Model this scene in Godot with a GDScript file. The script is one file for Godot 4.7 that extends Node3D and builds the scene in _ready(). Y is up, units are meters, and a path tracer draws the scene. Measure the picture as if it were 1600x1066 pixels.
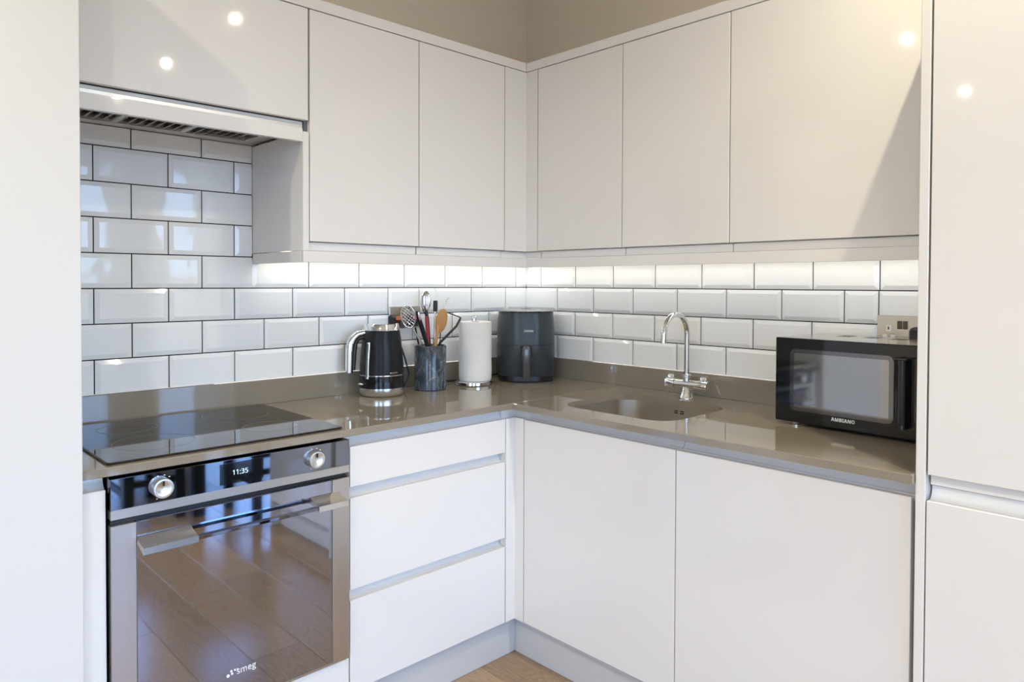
extends Node3D
# A white handleless kitchen corner: subway tiles, quartz worktop, oven, hob, microwave.
# Axes: the left tiled wall is the plane z = 0, the right tiled wall is x = 0, the room is at x < 0, z > 0.

const WT := 0.889          # top of the worktop
const CEIL := 2.65
const U := 0.355           # front of the wall cabinet doors
const AZ := 0.544          # front of the base fronts along the left wall
const BX := -0.594         # front of the base fronts along the right wall

var M := {}
var rng := RandomNumberGenerator.new()
var used := {}

# ------------------------------------------------------------------ mesh builder
class MB:
	var v := PackedVector3Array()
	var n := PackedVector3Array()
	var u := PackedVector2Array()
	var xf := Transform3D()
	func put(p: Vector3, nn: Vector3, uv: Vector2) -> void:
		v.append(xf * p)
		n.append((xf.basis * nn).normalized())
		u.append(uv)
	func tri(a: Vector3, b: Vector3, c: Vector3, na: Vector3, nb: Vector3, nc: Vector3, ua: Vector2, ub: Vector2, uc: Vector2) -> void:
		var cr := (b - a).cross(c - a)
		if cr.length_squared() < 1e-16:
			return
		if cr.dot(na + nb + nc) > 0.0:
			put(a, na, ua); put(c, nc, uc); put(b, nb, ub)
		else:
			put(a, na, ua); put(b, nb, ub); put(c, nc, uc)
	func flat_uv(p: Vector3, nn: Vector3) -> Vector2:
		var q := nn.abs()
		if q.y >= q.x and q.y >= q.z:
			return Vector2(p.x, p.z)
		if q.x >= q.z:
			return Vector2(p.z, -p.y)
		return Vector2(p.x, -p.y)
	func quad(a: Vector3, b: Vector3, c: Vector3, d: Vector3, nn: Vector3) -> void:
		var ua := flat_uv(a, nn); var ub := flat_uv(b, nn); var uc := flat_uv(c, nn); var ud := flat_uv(d, nn)
		tri(a, b, c, nn, nn, nn, ua, ub, uc)
		tri(a, c, d, nn, nn, nn, ua, uc, ud)
	func squad(a: Vector3, b: Vector3, c: Vector3, d: Vector3, na: Vector3, nb: Vector3, nc: Vector3, nd: Vector3, ua: Vector2, ub: Vector2, uc: Vector2, ud: Vector2) -> void:
		tri(a, b, c, na, nb, nc, ua, ub, uc)
		tri(a, c, d, na, nc, nd, ua, uc, ud)
	# box with chamfered edges
	func box(lo: Vector3, hi: Vector3, r := 0.0) -> void:
		var c := (lo + hi) * 0.5
		var h := (hi - lo) * 0.5
		r = minf(r, minf(h.x, minf(h.y, h.z)) * 0.9)
		for ax in 3:
			var b := (ax + 1) % 3
			var d := (ax + 2) % 3
			for s in [-1.0, 1.0]:
				var nn := Vector3.ZERO
				nn[ax] = s
				var q := []
				for k in [[-1, -1], [1, -1], [1, 1], [-1, 1]]:
					var p := c
					p[ax] += s * h[ax]
					p[b] += k[0] * (h[b] - r)
					p[d] += k[1] * (h[d] - r)
					q.append(p)
				quad(q[0], q[1], q[2], q[3], nn)
		if r <= 0.0:
			return
		for ax in 3:
			var b := (ax + 1) % 3
			var d := (ax + 2) % 3
			for s in [-1.0, 1.0]:
				for t in [-1.0, 1.0]:
					var nn := Vector3.ZERO
					nn[b] = s
					nn[d] = t
					var q := []
					for k in [[-1, 0], [1, 0], [1, 1], [-1, 1]]:
						var p := c
						p[ax] += k[0] * (h[ax] - r)
						p[b] += s * (h[b] - (r if k[1] == 0 else 0.0))
						p[d] += t * (h[d] - (0.0 if k[1] == 0 else r))
						q.append(p)
					quad(q[0], q[1], q[2], q[3], nn.normalized())
		for sx in [-1.0, 1.0]:
			for sy in [-1.0, 1.0]:
				for sz in [-1.0, 1.0]:
					var k := Vector3(sx, sy, sz)
					var o := c + k * h
					var a := o - Vector3(0, sy * r, sz * r)
					var b2 := o - Vector3(sx * r, 0, sz * r)
					var d2 := o - Vector3(sx * r, sy * r, 0)
					var nn := k.normalized()
					tri(a, b2, d2, nn, nn, nn, Vector2(a.x, a.y), Vector2(b2.x, b2.y), Vector2(d2.x, d2.y))
	# polygon in the plane (x, z) lofted along y; rings = [[inset, y], ...]
	func loft(poly: PackedVector2Array, rings: Array, cap0 := true, cap1 := true, inward := false) -> void:
		var k := poly.size()
		var area := 0.0
		for i in k:
			area += poly[i].cross(poly[(i + 1) % k])
		var en := []
		for i in k:
			var e := (poly[(i + 1) % k] - poly[i]).normalized()
			en.append(Vector2(e.y, -e.x) * (1.0 if area > 0.0 else -1.0))
		var vn := []   # offset direction of each corner
		var va := []   # smoothed normal at the start of edge i
		var vb := []   # smoothed normal at the end of edge i
		for i in k:
			var p: Vector2 = en[(i + k - 1) % k]
			var q: Vector2 = en[i]
			var m := (p + q).normalized()
			vn.append(m / maxf(0.3, m.dot(q)))
			va.append(m if p.dot(q) > 0.75 else q)
		for i in k:
			var p: Vector2 = en[i]
			var q: Vector2 = en[(i + 1) % k]
			vb.append((p + q).normalized() if p.dot(q) > 0.75 else p)
		var sl := []
		for r in rings.size() - 1:
			var di: float = rings[r + 1][0] - rings[r][0]
			var dy: float = rings[r + 1][1] - rings[r][1]
			sl.append(Vector2(dy, di).normalized() if dy >= 0.0 else Vector2(-dy, -di).normalized() * 1.0)
		var per := 0.0
		var sgn := -1.0 if inward else 1.0
		for i in k:
			var j := (i + 1) % k
			var le := poly[i].distance_to(poly[j])
			for r in rings.size() - 1:
				var f0: Vector2 = sl[r]
				var f1: Vector2 = sl[r]
				if r > 0 and f0.dot(sl[r - 1]) > 0.6:
					f0 = (f0 + sl[r - 1]).normalized()
				if r < sl.size() - 1 and f1.dot(sl[r + 1]) > 0.6:
					f1 = (f1 + sl[r + 1]).normalized()
				var i0: float = rings[r][0]; var y0: float = rings[r][1]
				var i1: float = rings[r + 1][0]; var y1: float = rings[r + 1][1]
				var a: Vector2 = poly[i] - vn[i] * i0; var b: Vector2 = poly[j] - vn[j] * i0
				var c: Vector2 = poly[j] - vn[j] * i1; var d: Vector2 = poly[i] - vn[i] * i1
				var na: Vector2 = va[i]; var nb: Vector2 = vb[i]
				squad(Vector3(a.x, y0, a.y), Vector3(b.x, y0, b.y), Vector3(c.x, y1, c.y), Vector3(d.x, y1, d.y),
					Vector3(na.x * f0.x, f0.y, na.y * f0.x) * sgn, Vector3(nb.x * f0.x, f0.y, nb.y * f0.x) * sgn,
					Vector3(nb.x * f1.x, f1.y, nb.y * f1.x) * sgn, Vector3(na.x * f1.x, f1.y, na.y * f1.x) * sgn,
					Vector2(per, -y0), Vector2(per + le, -y0), Vector2(per + le, -y1), Vector2(per, -y1))
			per += le
		for e in 2:
			if (e == 0 and not cap0) or (e == 1 and not cap1):
				continue
			var rr: Array = rings[0] if e == 0 else rings[rings.size() - 1]
			var up := 1.0 if (rings[rings.size() - 1][1] > rings[0][1]) == (e == 1) else -1.0
			var nn := Vector3(0, up * sgn, 0)
			var q := PackedVector2Array()
			for i in k:
				q.append(poly[i] - vn[i] * float(rr[0]))
			var ix := Geometry2D.triangulate_polygon(q)
			for t in range(0, ix.size(), 3):
				var a := q[ix[t]]; var b := q[ix[t + 1]]; var c := q[ix[t + 2]]
				tri(Vector3(a.x, rr[1], a.y), Vector3(b.x, rr[1], b.y), Vector3(c.x, rr[1], c.y), nn, nn, nn, a, b, c)
	# turned shape about y; profile of (radius, y)
	func lathe(prof: Array, sides := 48, sharp := 0.7) -> void:
		var sn := []
		for i in prof.size() - 1:
			var d: Vector2 = prof[i + 1] - prof[i]
			sn.append(Vector2(d.y, -d.x).normalized())
		var run := 0.0
		for i in prof.size() - 1:
			var n0: Vector2 = sn[i]
			var n1: Vector2 = sn[i]
			if i > 0 and n0.dot(sn[i - 1]) > sharp:
				n0 = (n0 + sn[i - 1]).normalized()
			if i < sn.size() - 1 and n1.dot(sn[i + 1]) > sharp:
				n1 = (n1 + sn[i + 1]).normalized()
			var p: Vector2 = prof[i]
			var q: Vector2 = prof[i + 1]
			var le := p.distance_to(q)
			for s in sides:
				var a0 := TAU * s / sides
				var a1 := TAU * (s + 1) / sides
				var d0 := Vector3(cos(a0), 0, sin(a0))
				var d1 := Vector3(cos(a1), 0, sin(a1))
				var yy := Vector3.UP
				squad(d0 * p.x + yy * p.y, d1 * p.x + yy * p.y, d1 * q.x + yy * q.y, d0 * q.x + yy * q.y,
					d0 * n0.x + yy * n0.y, d1 * n0.x + yy * n0.y, d1 * n1.x + yy * n1.y, d0 * n1.x + yy * n1.y,
					Vector2(float(s) / sides, run), Vector2(float(s + 1) / sides, run), Vector2(float(s + 1) / sides, run + le), Vector2(float(s) / sides, run + le))
			run += le
	# round bar swept along points
	func tube(pts: Array, rad, sides := 14, squash := 1.0, side := Vector3.ZERO) -> void:
		var k := pts.size()
		var tang := []
		for i in k:
			var a: Vector3 = pts[maxi(i - 1, 0)]
			var b: Vector3 = pts[mini(i + 1, k - 1)]
			tang.append((b - a).normalized())
		var t0: Vector3 = tang[0]
		var ref := side if side != Vector3.ZERO else (Vector3.UP if absf(t0.y) < 0.9 else Vector3.RIGHT)
		var nx := (ref - t0 * ref.dot(t0)).normalized()
		var rings := []
		var norms := []
		for i in k:
			var t: Vector3 = tang[i]
			nx = (nx - t * nx.dot(t)).normalized()
			var ny := t.cross(nx)
			var r: float = rad[i] if rad is Array else rad
			var ring := []
			var nr := []
			for s in sides:
				var a := TAU * s / sides
				ring.append(pts[i] + nx * cos(a) * r + ny * sin(a) * r * squash)
				nr.append((nx * cos(a) + ny * sin(a) / squash).normalized())
			rings.append(ring)
			norms.append(nr)
		for i in k - 1:
			for s in sides:
				var j := (s + 1) % sides
				squad(rings[i][s], rings[i][j], rings[i + 1][j], rings[i + 1][s], norms[i][s], norms[i][j], norms[i + 1][j], norms[i + 1][s],
					Vector2(float(s) / sides, i * 0.05), Vector2(float(s + 1) / sides, i * 0.05), Vector2(float(s + 1) / sides, i * 0.05 + 0.05), Vector2(float(s) / sides, i * 0.05 + 0.05))
		for s in sides:
			var j := (s + 1) % sides
			tri(pts[0], rings[0][s], rings[0][j], -tang[0], -tang[0], -tang[0], Vector2.ZERO, Vector2.ZERO, Vector2.ZERO)
			tri(pts[k - 1], rings[k - 1][s], rings[k - 1][j], tang[k - 1], tang[k - 1], tang[k - 1], Vector2.ZERO, Vector2.ZERO, Vector2.ZERO)
	# ellipsoid, optionally only the part below cut (a bowl)
	func egg(c: Vector3, b: Basis, r: Vector3, rows := 12, cols := 20) -> void:
		for i in rows:
			var a0 := PI * i / rows - PI / 2
			var a1 := PI * (i + 1) / rows - PI / 2
			for s in cols:
				var t0 := TAU * s / cols
				var t1 := TAU * (s + 1) / cols
				var q := []
				var m := []
				for e in [[a0, t0], [a0, t1], [a1, t1], [a1, t0]]:
					var d := Vector3(cos(e[0]) * cos(e[1]), sin(e[0]), cos(e[0]) * sin(e[1]))
					q.append(c + b * (d * r))
					m.append((b * (d / r)).normalized())
				squad(q[0], q[1], q[2], q[3], m[0], m[1], m[2], m[3], Vector2(t0, a0), Vector2(t1, a0), Vector2(t1, a1), Vector2(t0, a1))
	# open profile of points (a, b) swept straight; mapped by f0 + a*fa + b*fb, from s0 to s1 along fs
	func strip(prof: Array, o: Vector3, fa: Vector3, fb: Vector3, fs: Vector3, s0: float, s1: float, closed := true) -> void:
		var k := prof.size()
		var cnt := k if closed else k - 1
		var area := 0.0
		for i in k:
			area += (prof[i] as Vector2).cross(prof[(i + 1) % k])
		var sg := 1.0 if area > 0.0 else -1.0
		var nn := []
		for i in cnt:
			var d: Vector2 = (prof[(i + 1) % k] - prof[i]).normalized()
			nn.append(Vector2(d.y, -d.x) * sg)
		for i in cnt:
			var p: Vector2 = prof[i]
			var q: Vector2 = prof[(i + 1) % k]
			var n0: Vector2 = nn[i]
			var n1: Vector2 = nn[i]
			if (closed or i > 0) and n0.dot(nn[(i + cnt - 1) % cnt]) > 0.75:
				n0 = (n0 + nn[(i + cnt - 1) % cnt]).normalized()
			if (closed or i < cnt - 1) and n1.dot(nn[(i + 1) % cnt]) > 0.75:
				n1 = (n1 + nn[(i + 1) % cnt]).normalized()
			var a := o + fa * p.x + fb * p.y
			var b := o + fa * q.x + fb * q.y
			var v0 := fa * n0.x + fb * n0.y
			var v1 := fa * n1.x + fb * n1.y
			squad(a + fs * s0, b + fs * s0, b + fs * s1, a + fs * s1, v0, v1, v1, v0, Vector2(s0, i), Vector2(s0, i + 1), Vector2(s1, i + 1), Vector2(s1, i))
		if closed:
			var pp := PackedVector2Array(prof)
			var ix := Geometry2D.triangulate_polygon(pp)
			for e in [[s0, -1.0], [s1, 1.0]]:
				var ev: Vector3 = fs * e[1]
				for t in range(0, ix.size(), 3):
					var w := []
					for m in 3:
						w.append(o + fa * pp[ix[t + m]].x + fb * pp[ix[t + m]].y + fs * e[0])
					tri(w[0], w[1], w[2], ev, ev, ev, Vector2.ZERO, Vector2.ZERO, Vector2.ZERO)
	func mesh(local: Transform3D) -> ArrayMesh:
		var inv := local.affine_inverse()
		var vv := PackedVector3Array()
		var nn := PackedVector3Array()
		for i in v.size():
			vv.append(inv * v[i])
			nn.append((inv.basis * n[i]).normalized())
		var arr := []
		arr.resize(Mesh.ARRAY_MAX)
		arr[Mesh.ARRAY_VERTEX] = vv
		arr[Mesh.ARRAY_NORMAL] = nn
		arr[Mesh.ARRAY_TEX_UV] = u
		var am := ArrayMesh.new()
		am.add_surface_from_arrays(Mesh.PRIMITIVE_TRIANGLES, arr)
		return am

# ------------------------------------------------------------------ scene helpers
func numbered(called: String) -> String:
	if not used.has(called):
		used[called] = 0
		return called
	used[called] += 1
	return "%s_%03d" % [called, used[called]]

func thing(called: String, label: String, category: String, at := Vector3.ZERO, turn := 0.0, group := "") -> Node3D:
	var o := Node3D.new()
	o.name = numbered(called)
	add_child(o)
	o.position = at
	o.rotation.y = turn
	o.set_meta("label", label)
	o.set_meta("category", category)
	if group != "":
		o.set_meta("group", group)
	return o

# commits mb (in world axes, or in the thing's own axes when local) as one named part
func part(parent: Node, called: String, mb: MB, mat: Material, local := false, label := "") -> MeshInstance3D:
	var o := MeshInstance3D.new()
	o.name = called
	var xf := Transform3D()
	if not local:
		var p := parent
		while p is Node3D and p != self:
			xf = (p as Node3D).transform * xf
			p = p.get_parent()
	o.mesh = mb.mesh(xf)
	o.material_override = mat
	o.cast_shadow = GeometryInstance3D.SHADOW_CASTING_SETTING_ON
	parent.add_child(o, true)
	if label != "":
		o.set_meta("label", label)
	return o

func struct(called: String, mb: MB, mat: Material, label: String) -> MeshInstance3D:
	var o := part(self, called, mb, mat)
	o.set_meta("kind", "structure")
	o.set_meta("label", label)
	return o

func single(called: String, mb: MB, mat: Material, label: String, category: String, group := "") -> MeshInstance3D:
	var o := part(self, numbered(called), mb, mat)
	o.set_meta("label", label)
	o.set_meta("category", category)
	if group != "":
		o.set_meta("group", group)
	return o

func bx(lo: Vector3, hi: Vector3, r := 0.0) -> MB:
	var m := MB.new()
	m.box(Vector3(minf(lo.x, hi.x), minf(lo.y, hi.y), minf(lo.z, hi.z)), Vector3(maxf(lo.x, hi.x), maxf(lo.y, hi.y), maxf(lo.z, hi.z)), r)
	return m

func rounded(x0: float, y0: float, x1: float, y1: float, r: float, seg := 8) -> PackedVector2Array:
	var p := PackedVector2Array()
	for c in [[x1 - r, y0 + r, -PI / 2], [x1 - r, y1 - r, 0.0], [x0 + r, y1 - r, PI / 2], [x0 + r, y0 + r, PI]]:
		for i in seg + 1:
			var a: float = c[2] + PI / 2 * i / seg
			p.append(Vector2(c[0] + cos(a) * r, c[1] + sin(a) * r))
	return p

func words(parent: Node3D, called: String, text: String, size: float, at: Vector3, mat: Material, bold := false, turn := 0.0, depth := 0.0008) -> MeshInstance3D:
	var f := SystemFont.new()
	f.font_names = PackedStringArray(["Droid Sans"])
	if bold:
		f.font_weight = 700
	var t := TextMesh.new()
	t.text = text
	t.font = f
	t.font_size = 64
	t.pixel_size = size / 64.0
	t.depth = depth
	t.material = mat
	var o := MeshInstance3D.new()
	o.name = called
	o.mesh = t
	o.position = at
	o.rotation.y = turn
	parent.add_child(o, true)
	return o

func mat(c: Color, rough := 0.5, metal := 0.0, spec := 0.5) -> StandardMaterial3D:
	var m := StandardMaterial3D.new()
	m.albedo_color = c
	m.roughness = rough
	m.metallic = metal
	m.metallic_specular = spec
	return m

func lin(r: float, g: float, b: float) -> Color:
	return Color(r, g, b).linear_to_srgb()

func noise_tex(freq: float, octaves: int, sd: int, c0: Color, c1: Color, size := 512) -> ImageTexture:
	var f := FastNoiseLite.new()
	f.seed = sd
	f.noise_type = FastNoiseLite.TYPE_SIMPLEX_SMOOTH
	f.frequency = freq
	f.fractal_octaves = octaves
	var im := f.get_seamless_image(size, size)
	im.convert(Image.FORMAT_RGB8)
	for y in size:
		for x in size:
			im.set_pixel(x, y, c0.lerp(c1, im.get_pixel(x, y).r))
	im.generate_mipmaps()
	return ImageTexture.create_from_image(im)

func noise_normal(freq: float, octaves: int, sd: int, strength: float, size := 256) -> ImageTexture:
	var f := FastNoiseLite.new()
	f.seed = sd
	f.frequency = freq
	f.fractal_octaves = octaves
	var im := f.get_seamless_image(size, size)
	im.convert(Image.FORMAT_RGBA8)
	im.bump_map_to_normal_map(strength)
	im.generate_mipmaps()
	return ImageTexture.create_from_image(im)

func wood_tex(sd: int, dark: Color, light: Color) -> ImageTexture:
	# 0.3 m across by 1.2 m along the grain
	var w := 256
	var h := 1024
	var broad := FastNoiseLite.new()
	broad.seed = sd
	broad.frequency = 1.0
	broad.fractal_octaves = 3
	var fine := FastNoiseLite.new()
	fine.seed = sd + 7
	fine.frequency = 1.0
	fine.fractal_octaves = 2
	var im := Image.create(w, h, false, Image.FORMAT_RGB8)
	for y in h:
		for x in w:
			var px := float(x) / w
			var py := float(y) / h
			var ring := broad.get_noise_2d(px * 2.2, py * 1.3) * 9.0 + px * 3.0
			var line := absf(fposmod(ring, 1.0) - 0.5) * 2.0
			var streak := fine.get_noise_2d(px * 60.0, py * 5.0) * 0.5 + 0.5
			var t := clampf(0.25 + 0.40 * pow(line, 0.6) + 0.35 * streak, 0.0, 1.0)
			im.set_pixel(x, y, dark.lerp(light, t))
	im.generate_mipmaps()
	return ImageTexture.create_from_image(im)

func make_materials() -> void:
	M.gloss = mat(lin(0.82, 0.805, 0.785), 0.045)
	M.satin = mat(lin(0.80, 0.79, 0.775), 0.35)
	M.rail = mat(lin(0.84, 0.83, 0.81), 0.22)
	M.carcass = mat(lin(0.70, 0.69, 0.67), 0.4)
	M.tall = mat(lin(0.68, 0.675, 0.665), 0.45, 0.0, 0.4)
	M.kick = mat(lin(0.60, 0.60, 0.605), 0.28)
	M.knob = mat(lin(0.74, 0.73, 0.69), 0.36, 1.0)
	M.tile = mat(lin(0.89, 0.893, 0.885), 0.05)
	M.tile.normal_enabled = true
	M.tile.normal_texture = noise_normal(0.012, 2, 5, 3.0)
	M.tile.normal_scale = 0.10
	M.tile.uv1_triplanar = true
	M.tile.uv1_world_triplanar = true
	M.tile.uv1_scale = Vector3(3, 3, 3)
	M.grout = mat(lin(0.012, 0.012, 0.014), 0.9)
	M.quartz = mat(Color.WHITE, 0.045, 0.0, 0.75)
	M.quartz.albedo_texture = noise_tex(0.11, 3, 11, lin(0.245, 0.210, 0.162), lin(0.315, 0.273, 0.216))
	M.quartz.uv1_triplanar = true
	M.quartz.uv1_world_triplanar = true
	M.quartz.uv1_scale = Vector3(4, 4, 4)
	M.silicone = mat(lin(0.75, 0.75, 0.74), 0.4)
	M.paint = mat(lin(0.84, 0.75, 0.62), 0.9, 0.0, 0.3)
	M.white_paint = mat(lin(0.85, 0.84, 0.82), 0.9, 0.0, 0.3)
	M.hood_dark = mat(lin(0.10, 0.095, 0.09), 0.5)
	M.steel = mat(lin(0.62, 0.60, 0.57), 0.30, 1.0)
	M.steel.normal_enabled = true
	M.steel.normal_texture = noise_normal(0.05, 2, 21, 4.0)
	M.steel.normal_scale = 0.05
	M.steel.uv1_triplanar = true
	M.steel.uv1_world_triplanar = true
	M.steel.uv1_scale = Vector3(2, 40, 2)
	M.sink_steel = mat(lin(0.62, 0.57, 0.49), 0.33, 1.0)
	M.chrome = mat(lin(0.80, 0.80, 0.80), 0.06, 1.0)
	M.pale_steel = mat(lin(0.70, 0.69, 0.66), 0.2, 1.0)
	M.black_glass = mat(lin(0.006, 0.007, 0.008), 0.04)
	M.oven_glass = mat(lin(0.42, 0.455, 0.55), 0.035, 1.0)
	M.panel_glass = mat(lin(0.23, 0.25, 0.29), 0.03, 1.0)
	M.hob_glass = mat(lin(0.010, 0.011, 0.013), 0.04, 0.0, 0.85)
	M.hob_mark = mat(lin(0.16, 0.17, 0.18), 0.3)
	M.black = mat(lin(0.012, 0.012, 0.013), 0.35)
	M.black_gloss = mat(lin(0.008, 0.008, 0.009), 0.08)
	M.black_metal = mat(lin(0.02, 0.022, 0.025), 0.3)
	M.dark = mat(lin(0.01, 0.01, 0.01), 0.8)
	M.fryer = mat(lin(0.040, 0.048, 0.056), 0.30)
	M.fryer_top = mat(lin(0.06, 0.065, 0.07), 0.08, 0.0, 0.7)
	M.screen = mat(lin(0.30, 0.30, 0.30), 0.05, 1.0)   # half mirrored glass of the microwave window
	M.screen_frame = mat(lin(0.15, 0.15, 0.15), 0.08, 1.0)
	M.white_ink = mat(lin(0.85, 0.85, 0.85), 0.5)
	M.socket = mat(lin(0.55, 0.53, 0.48), 0.22, 1.0)
	M.switch_dark = mat(lin(0.10, 0.09, 0.07), 0.25, 1.0)
	M.white_plastic = mat(lin(0.8, 0.8, 0.79), 0.3)
	M.red = mat(lin(0.50, 0.03, 0.05), 0.3)
	M.copper = mat(lin(0.75, 0.22, 0.10), 0.4)
	M.pink = mat(lin(0.70, 0.10, 0.25), 0.4)
	M.paper = mat(lin(0.82, 0.81, 0.79), 0.95, 0.0, 0.2)
	M.paper.normal_enabled = true
	M.paper.normal_texture = noise_normal(0.07, 2, 31, 8.0)
	M.paper.normal_scale = 0.18
	M.paper.uv1_scale = Vector3(3, 5, 1)
	M.wood_spoon = mat(Color.WHITE, 0.6)
	M.wood_spoon.albedo_texture = wood_tex(41, lin(0.36, 0.17, 0.05), lin(0.55, 0.30, 0.11))
	M.wood_spoon.uv1_triplanar = true
	M.wood_spoon.uv1_scale = Vector3(8, 3, 8)
	M.water = mat(lin(0.10, 0.13, 0.14), 0.1)
	M.chair = mat(lin(0.010, 0.016, 0.024), 0.35)
	M.frame = mat(lin(0.75, 0.75, 0.75), 0.4)
	M.cord = mat(lin(0.01, 0.01, 0.01), 0.5)
	M.ceiling = mat(lin(0.88, 0.87, 0.85), 0.95, 0.0, 0.3)
	M.planks = []
	for k in 4:
		var t: float = [1.0, 0.88, 1.1, 0.95][k]
		var w := mat(Color.WHITE, 0.19, 0.0, 0.6)
		w.albedo_texture = wood_tex(51 + k * 3, lin(0.22 * t, 0.140 * t, 0.078 * t), lin(0.45 * t, 0.315 * t, 0.190 * t))
		w.uv1_scale = Vector3(3.3, 0.83, 1)
		w.uv1_offset = Vector3(0.31 * k, 0.17 * k, 0)
		M.planks.append(w)
	# dark marble with pale veins
	var f := FastNoiseLite.new()
	f.seed = 61
	f.frequency = 1.0
	f.fractal_octaves = 4
	var im := Image.create(512, 256, false, Image.FORMAT_RGB8)
	var c0 := lin(0.022, 0.028, 0.036)
	var c1 := lin(0.11, 0.13, 0.155)
	var c2 := lin(0.36, 0.38, 0.40)
	for y in 256:
		for x in 512:
			var a := TAU * x / 512.0
			var q := Vector3(cos(a) * 1.1, y / 256.0 * 1.6, sin(a) * 1.1)
			var b := f.get_noise_3dv(q * 1.8) * 0.5 + 0.5
			var vein := pow(1.0 - absf(f.get_noise_3dv(q * 1.3 + Vector3(9, 3, 1))), 16.0)
			im.set_pixel(x, y, c0.lerp(c1, clampf(b * 1.2 - 0.1, 0, 1)).lerp(c2, vein * 0.55))
	im.generate_mipmaps()
	M.marble = mat(Color.WHITE, 0.12)
	M.marble.albedo_texture = ImageTexture.create_from_image(im)
	M.marble.uv1_scale = Vector3(1, 5.5, 1)
	# crosshatch relief of the kettle
	var hm := Image.create(128, 128, false, Image.FORMAT_RGBA8)
	for y in 128:
		for x in 128:
			var s := fposmod((x + y) / 32.0, 1.0)
			var t := fposmod((x - y) / 32.0, 1.0)
			var h := minf(absf(s - 0.5), absf(t - 0.5)) * 2.0
			h = clampf(h * 2.5, 0.0, 1.0)
			hm.set_pixel(x, y, Color(h, h, h))
	hm.bump_map_to_normal_map(5.0)
	hm.generate_mipmaps()
	M.kettle = mat(lin(0.008, 0.010, 0.013), 0.22, 0.0, 0.45)
	M.kettle.normal_enabled = true
	M.kettle.normal_texture = ImageTexture.create_from_image(hm)
	M.kettle.normal_scale = 0.9
	M.kettle.uv1_scale = Vector3(26, 52, 1)
	M.glass = mat(Color(0.9, 0.95, 0.97, 0.06), 0.02)
	M.glass.transparency = BaseMaterial3D.TRANSPARENCY_ALPHA
	M.led = mat(Color(1, 0.97, 0.92), 0.5)
	M.led.emission_enabled = true
	M.led.emission = Color(1.0, 0.95, 0.85)
	M.led.emission_energy_multiplier = 4.0
	M.lamp = mat(Color(1, 0.95, 0.85), 0.5)
	M.lamp.emission_enabled = true
	M.lamp.emission = Color(1.0, 0.86, 0.66)
	M.lamp.emission_energy_multiplier = 10.0
	M.digits = mat(Color(0.8, 0.9, 0.95), 0.5)
	M.digits.emission_enabled = true
	M.digits.emission = Color(0.75, 0.9, 0.95)
	M.digits.emission_energy_multiplier = 0.7

# ------------------------------------------------------------------ main
func _ready() -> void:
	rng.seed = 4
	# camera
	var cam := Camera3D.new()
	cam.name = "camera"
	var foc := 1106.82
	var near := 0.05
	cam.set_frustum(1066.0 / foc * near, Vector2(0, -(533.0 - 462.8) / foc * near), near, 60.0)
	cam.transform = Transform3D(Basis.from_euler(Vector3(deg_to_rad(-1.0314), deg_to_rad(-43.8453), deg_to_rad(0.1735))), Vector3(-2.2866, 1.296, 2.2889))
	add_child(cam)
	cam.current = true
	# sky and exposure
	var we := WorldEnvironment.new()
	we.name = "environment"
	var e := Environment.new()
	e.background_mode = Environment.BG_SKY
	var sm := ProceduralSkyMaterial.new()
	sm.sky_top_color = Color(0.48, 0.69, 1.0)
	sm.sky_horizon_color = Color(0.73, 0.87, 1.0)
	sm.ground_horizon_color = Color(0.62, 0.64, 0.66)
	sm.ground_bottom_color = Color(0.40, 0.41, 0.42)
	sm.sky_energy_multiplier = 1.0
	var sky := Sky.new()
	sky.sky_material = sm
	e.sky = sky
	e.background_energy_multiplier = 10.6
	e.tonemap_mode = Environment.TONE_MAPPER_LINEAR
	e.tonemap_exposure = 0.97
	e.sdfgi_enabled = true
	e.ssao_enabled = true
	e.ssil_enabled = true
	we.environment = e
	add_child(we)
	make_materials()
	build_room()
	build_lamps()
	build_tiles()
	build_worktops()
	build_base_units()
	build_tall_units()
	build_wall_units()
	build_oven()
	build_hob()
	build_sink_and_tap()
	build_microwave()
	build_fryer()
	build_kettle()
	build_crock()
	build_towel()
	build_sockets()
	build_dining()

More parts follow.
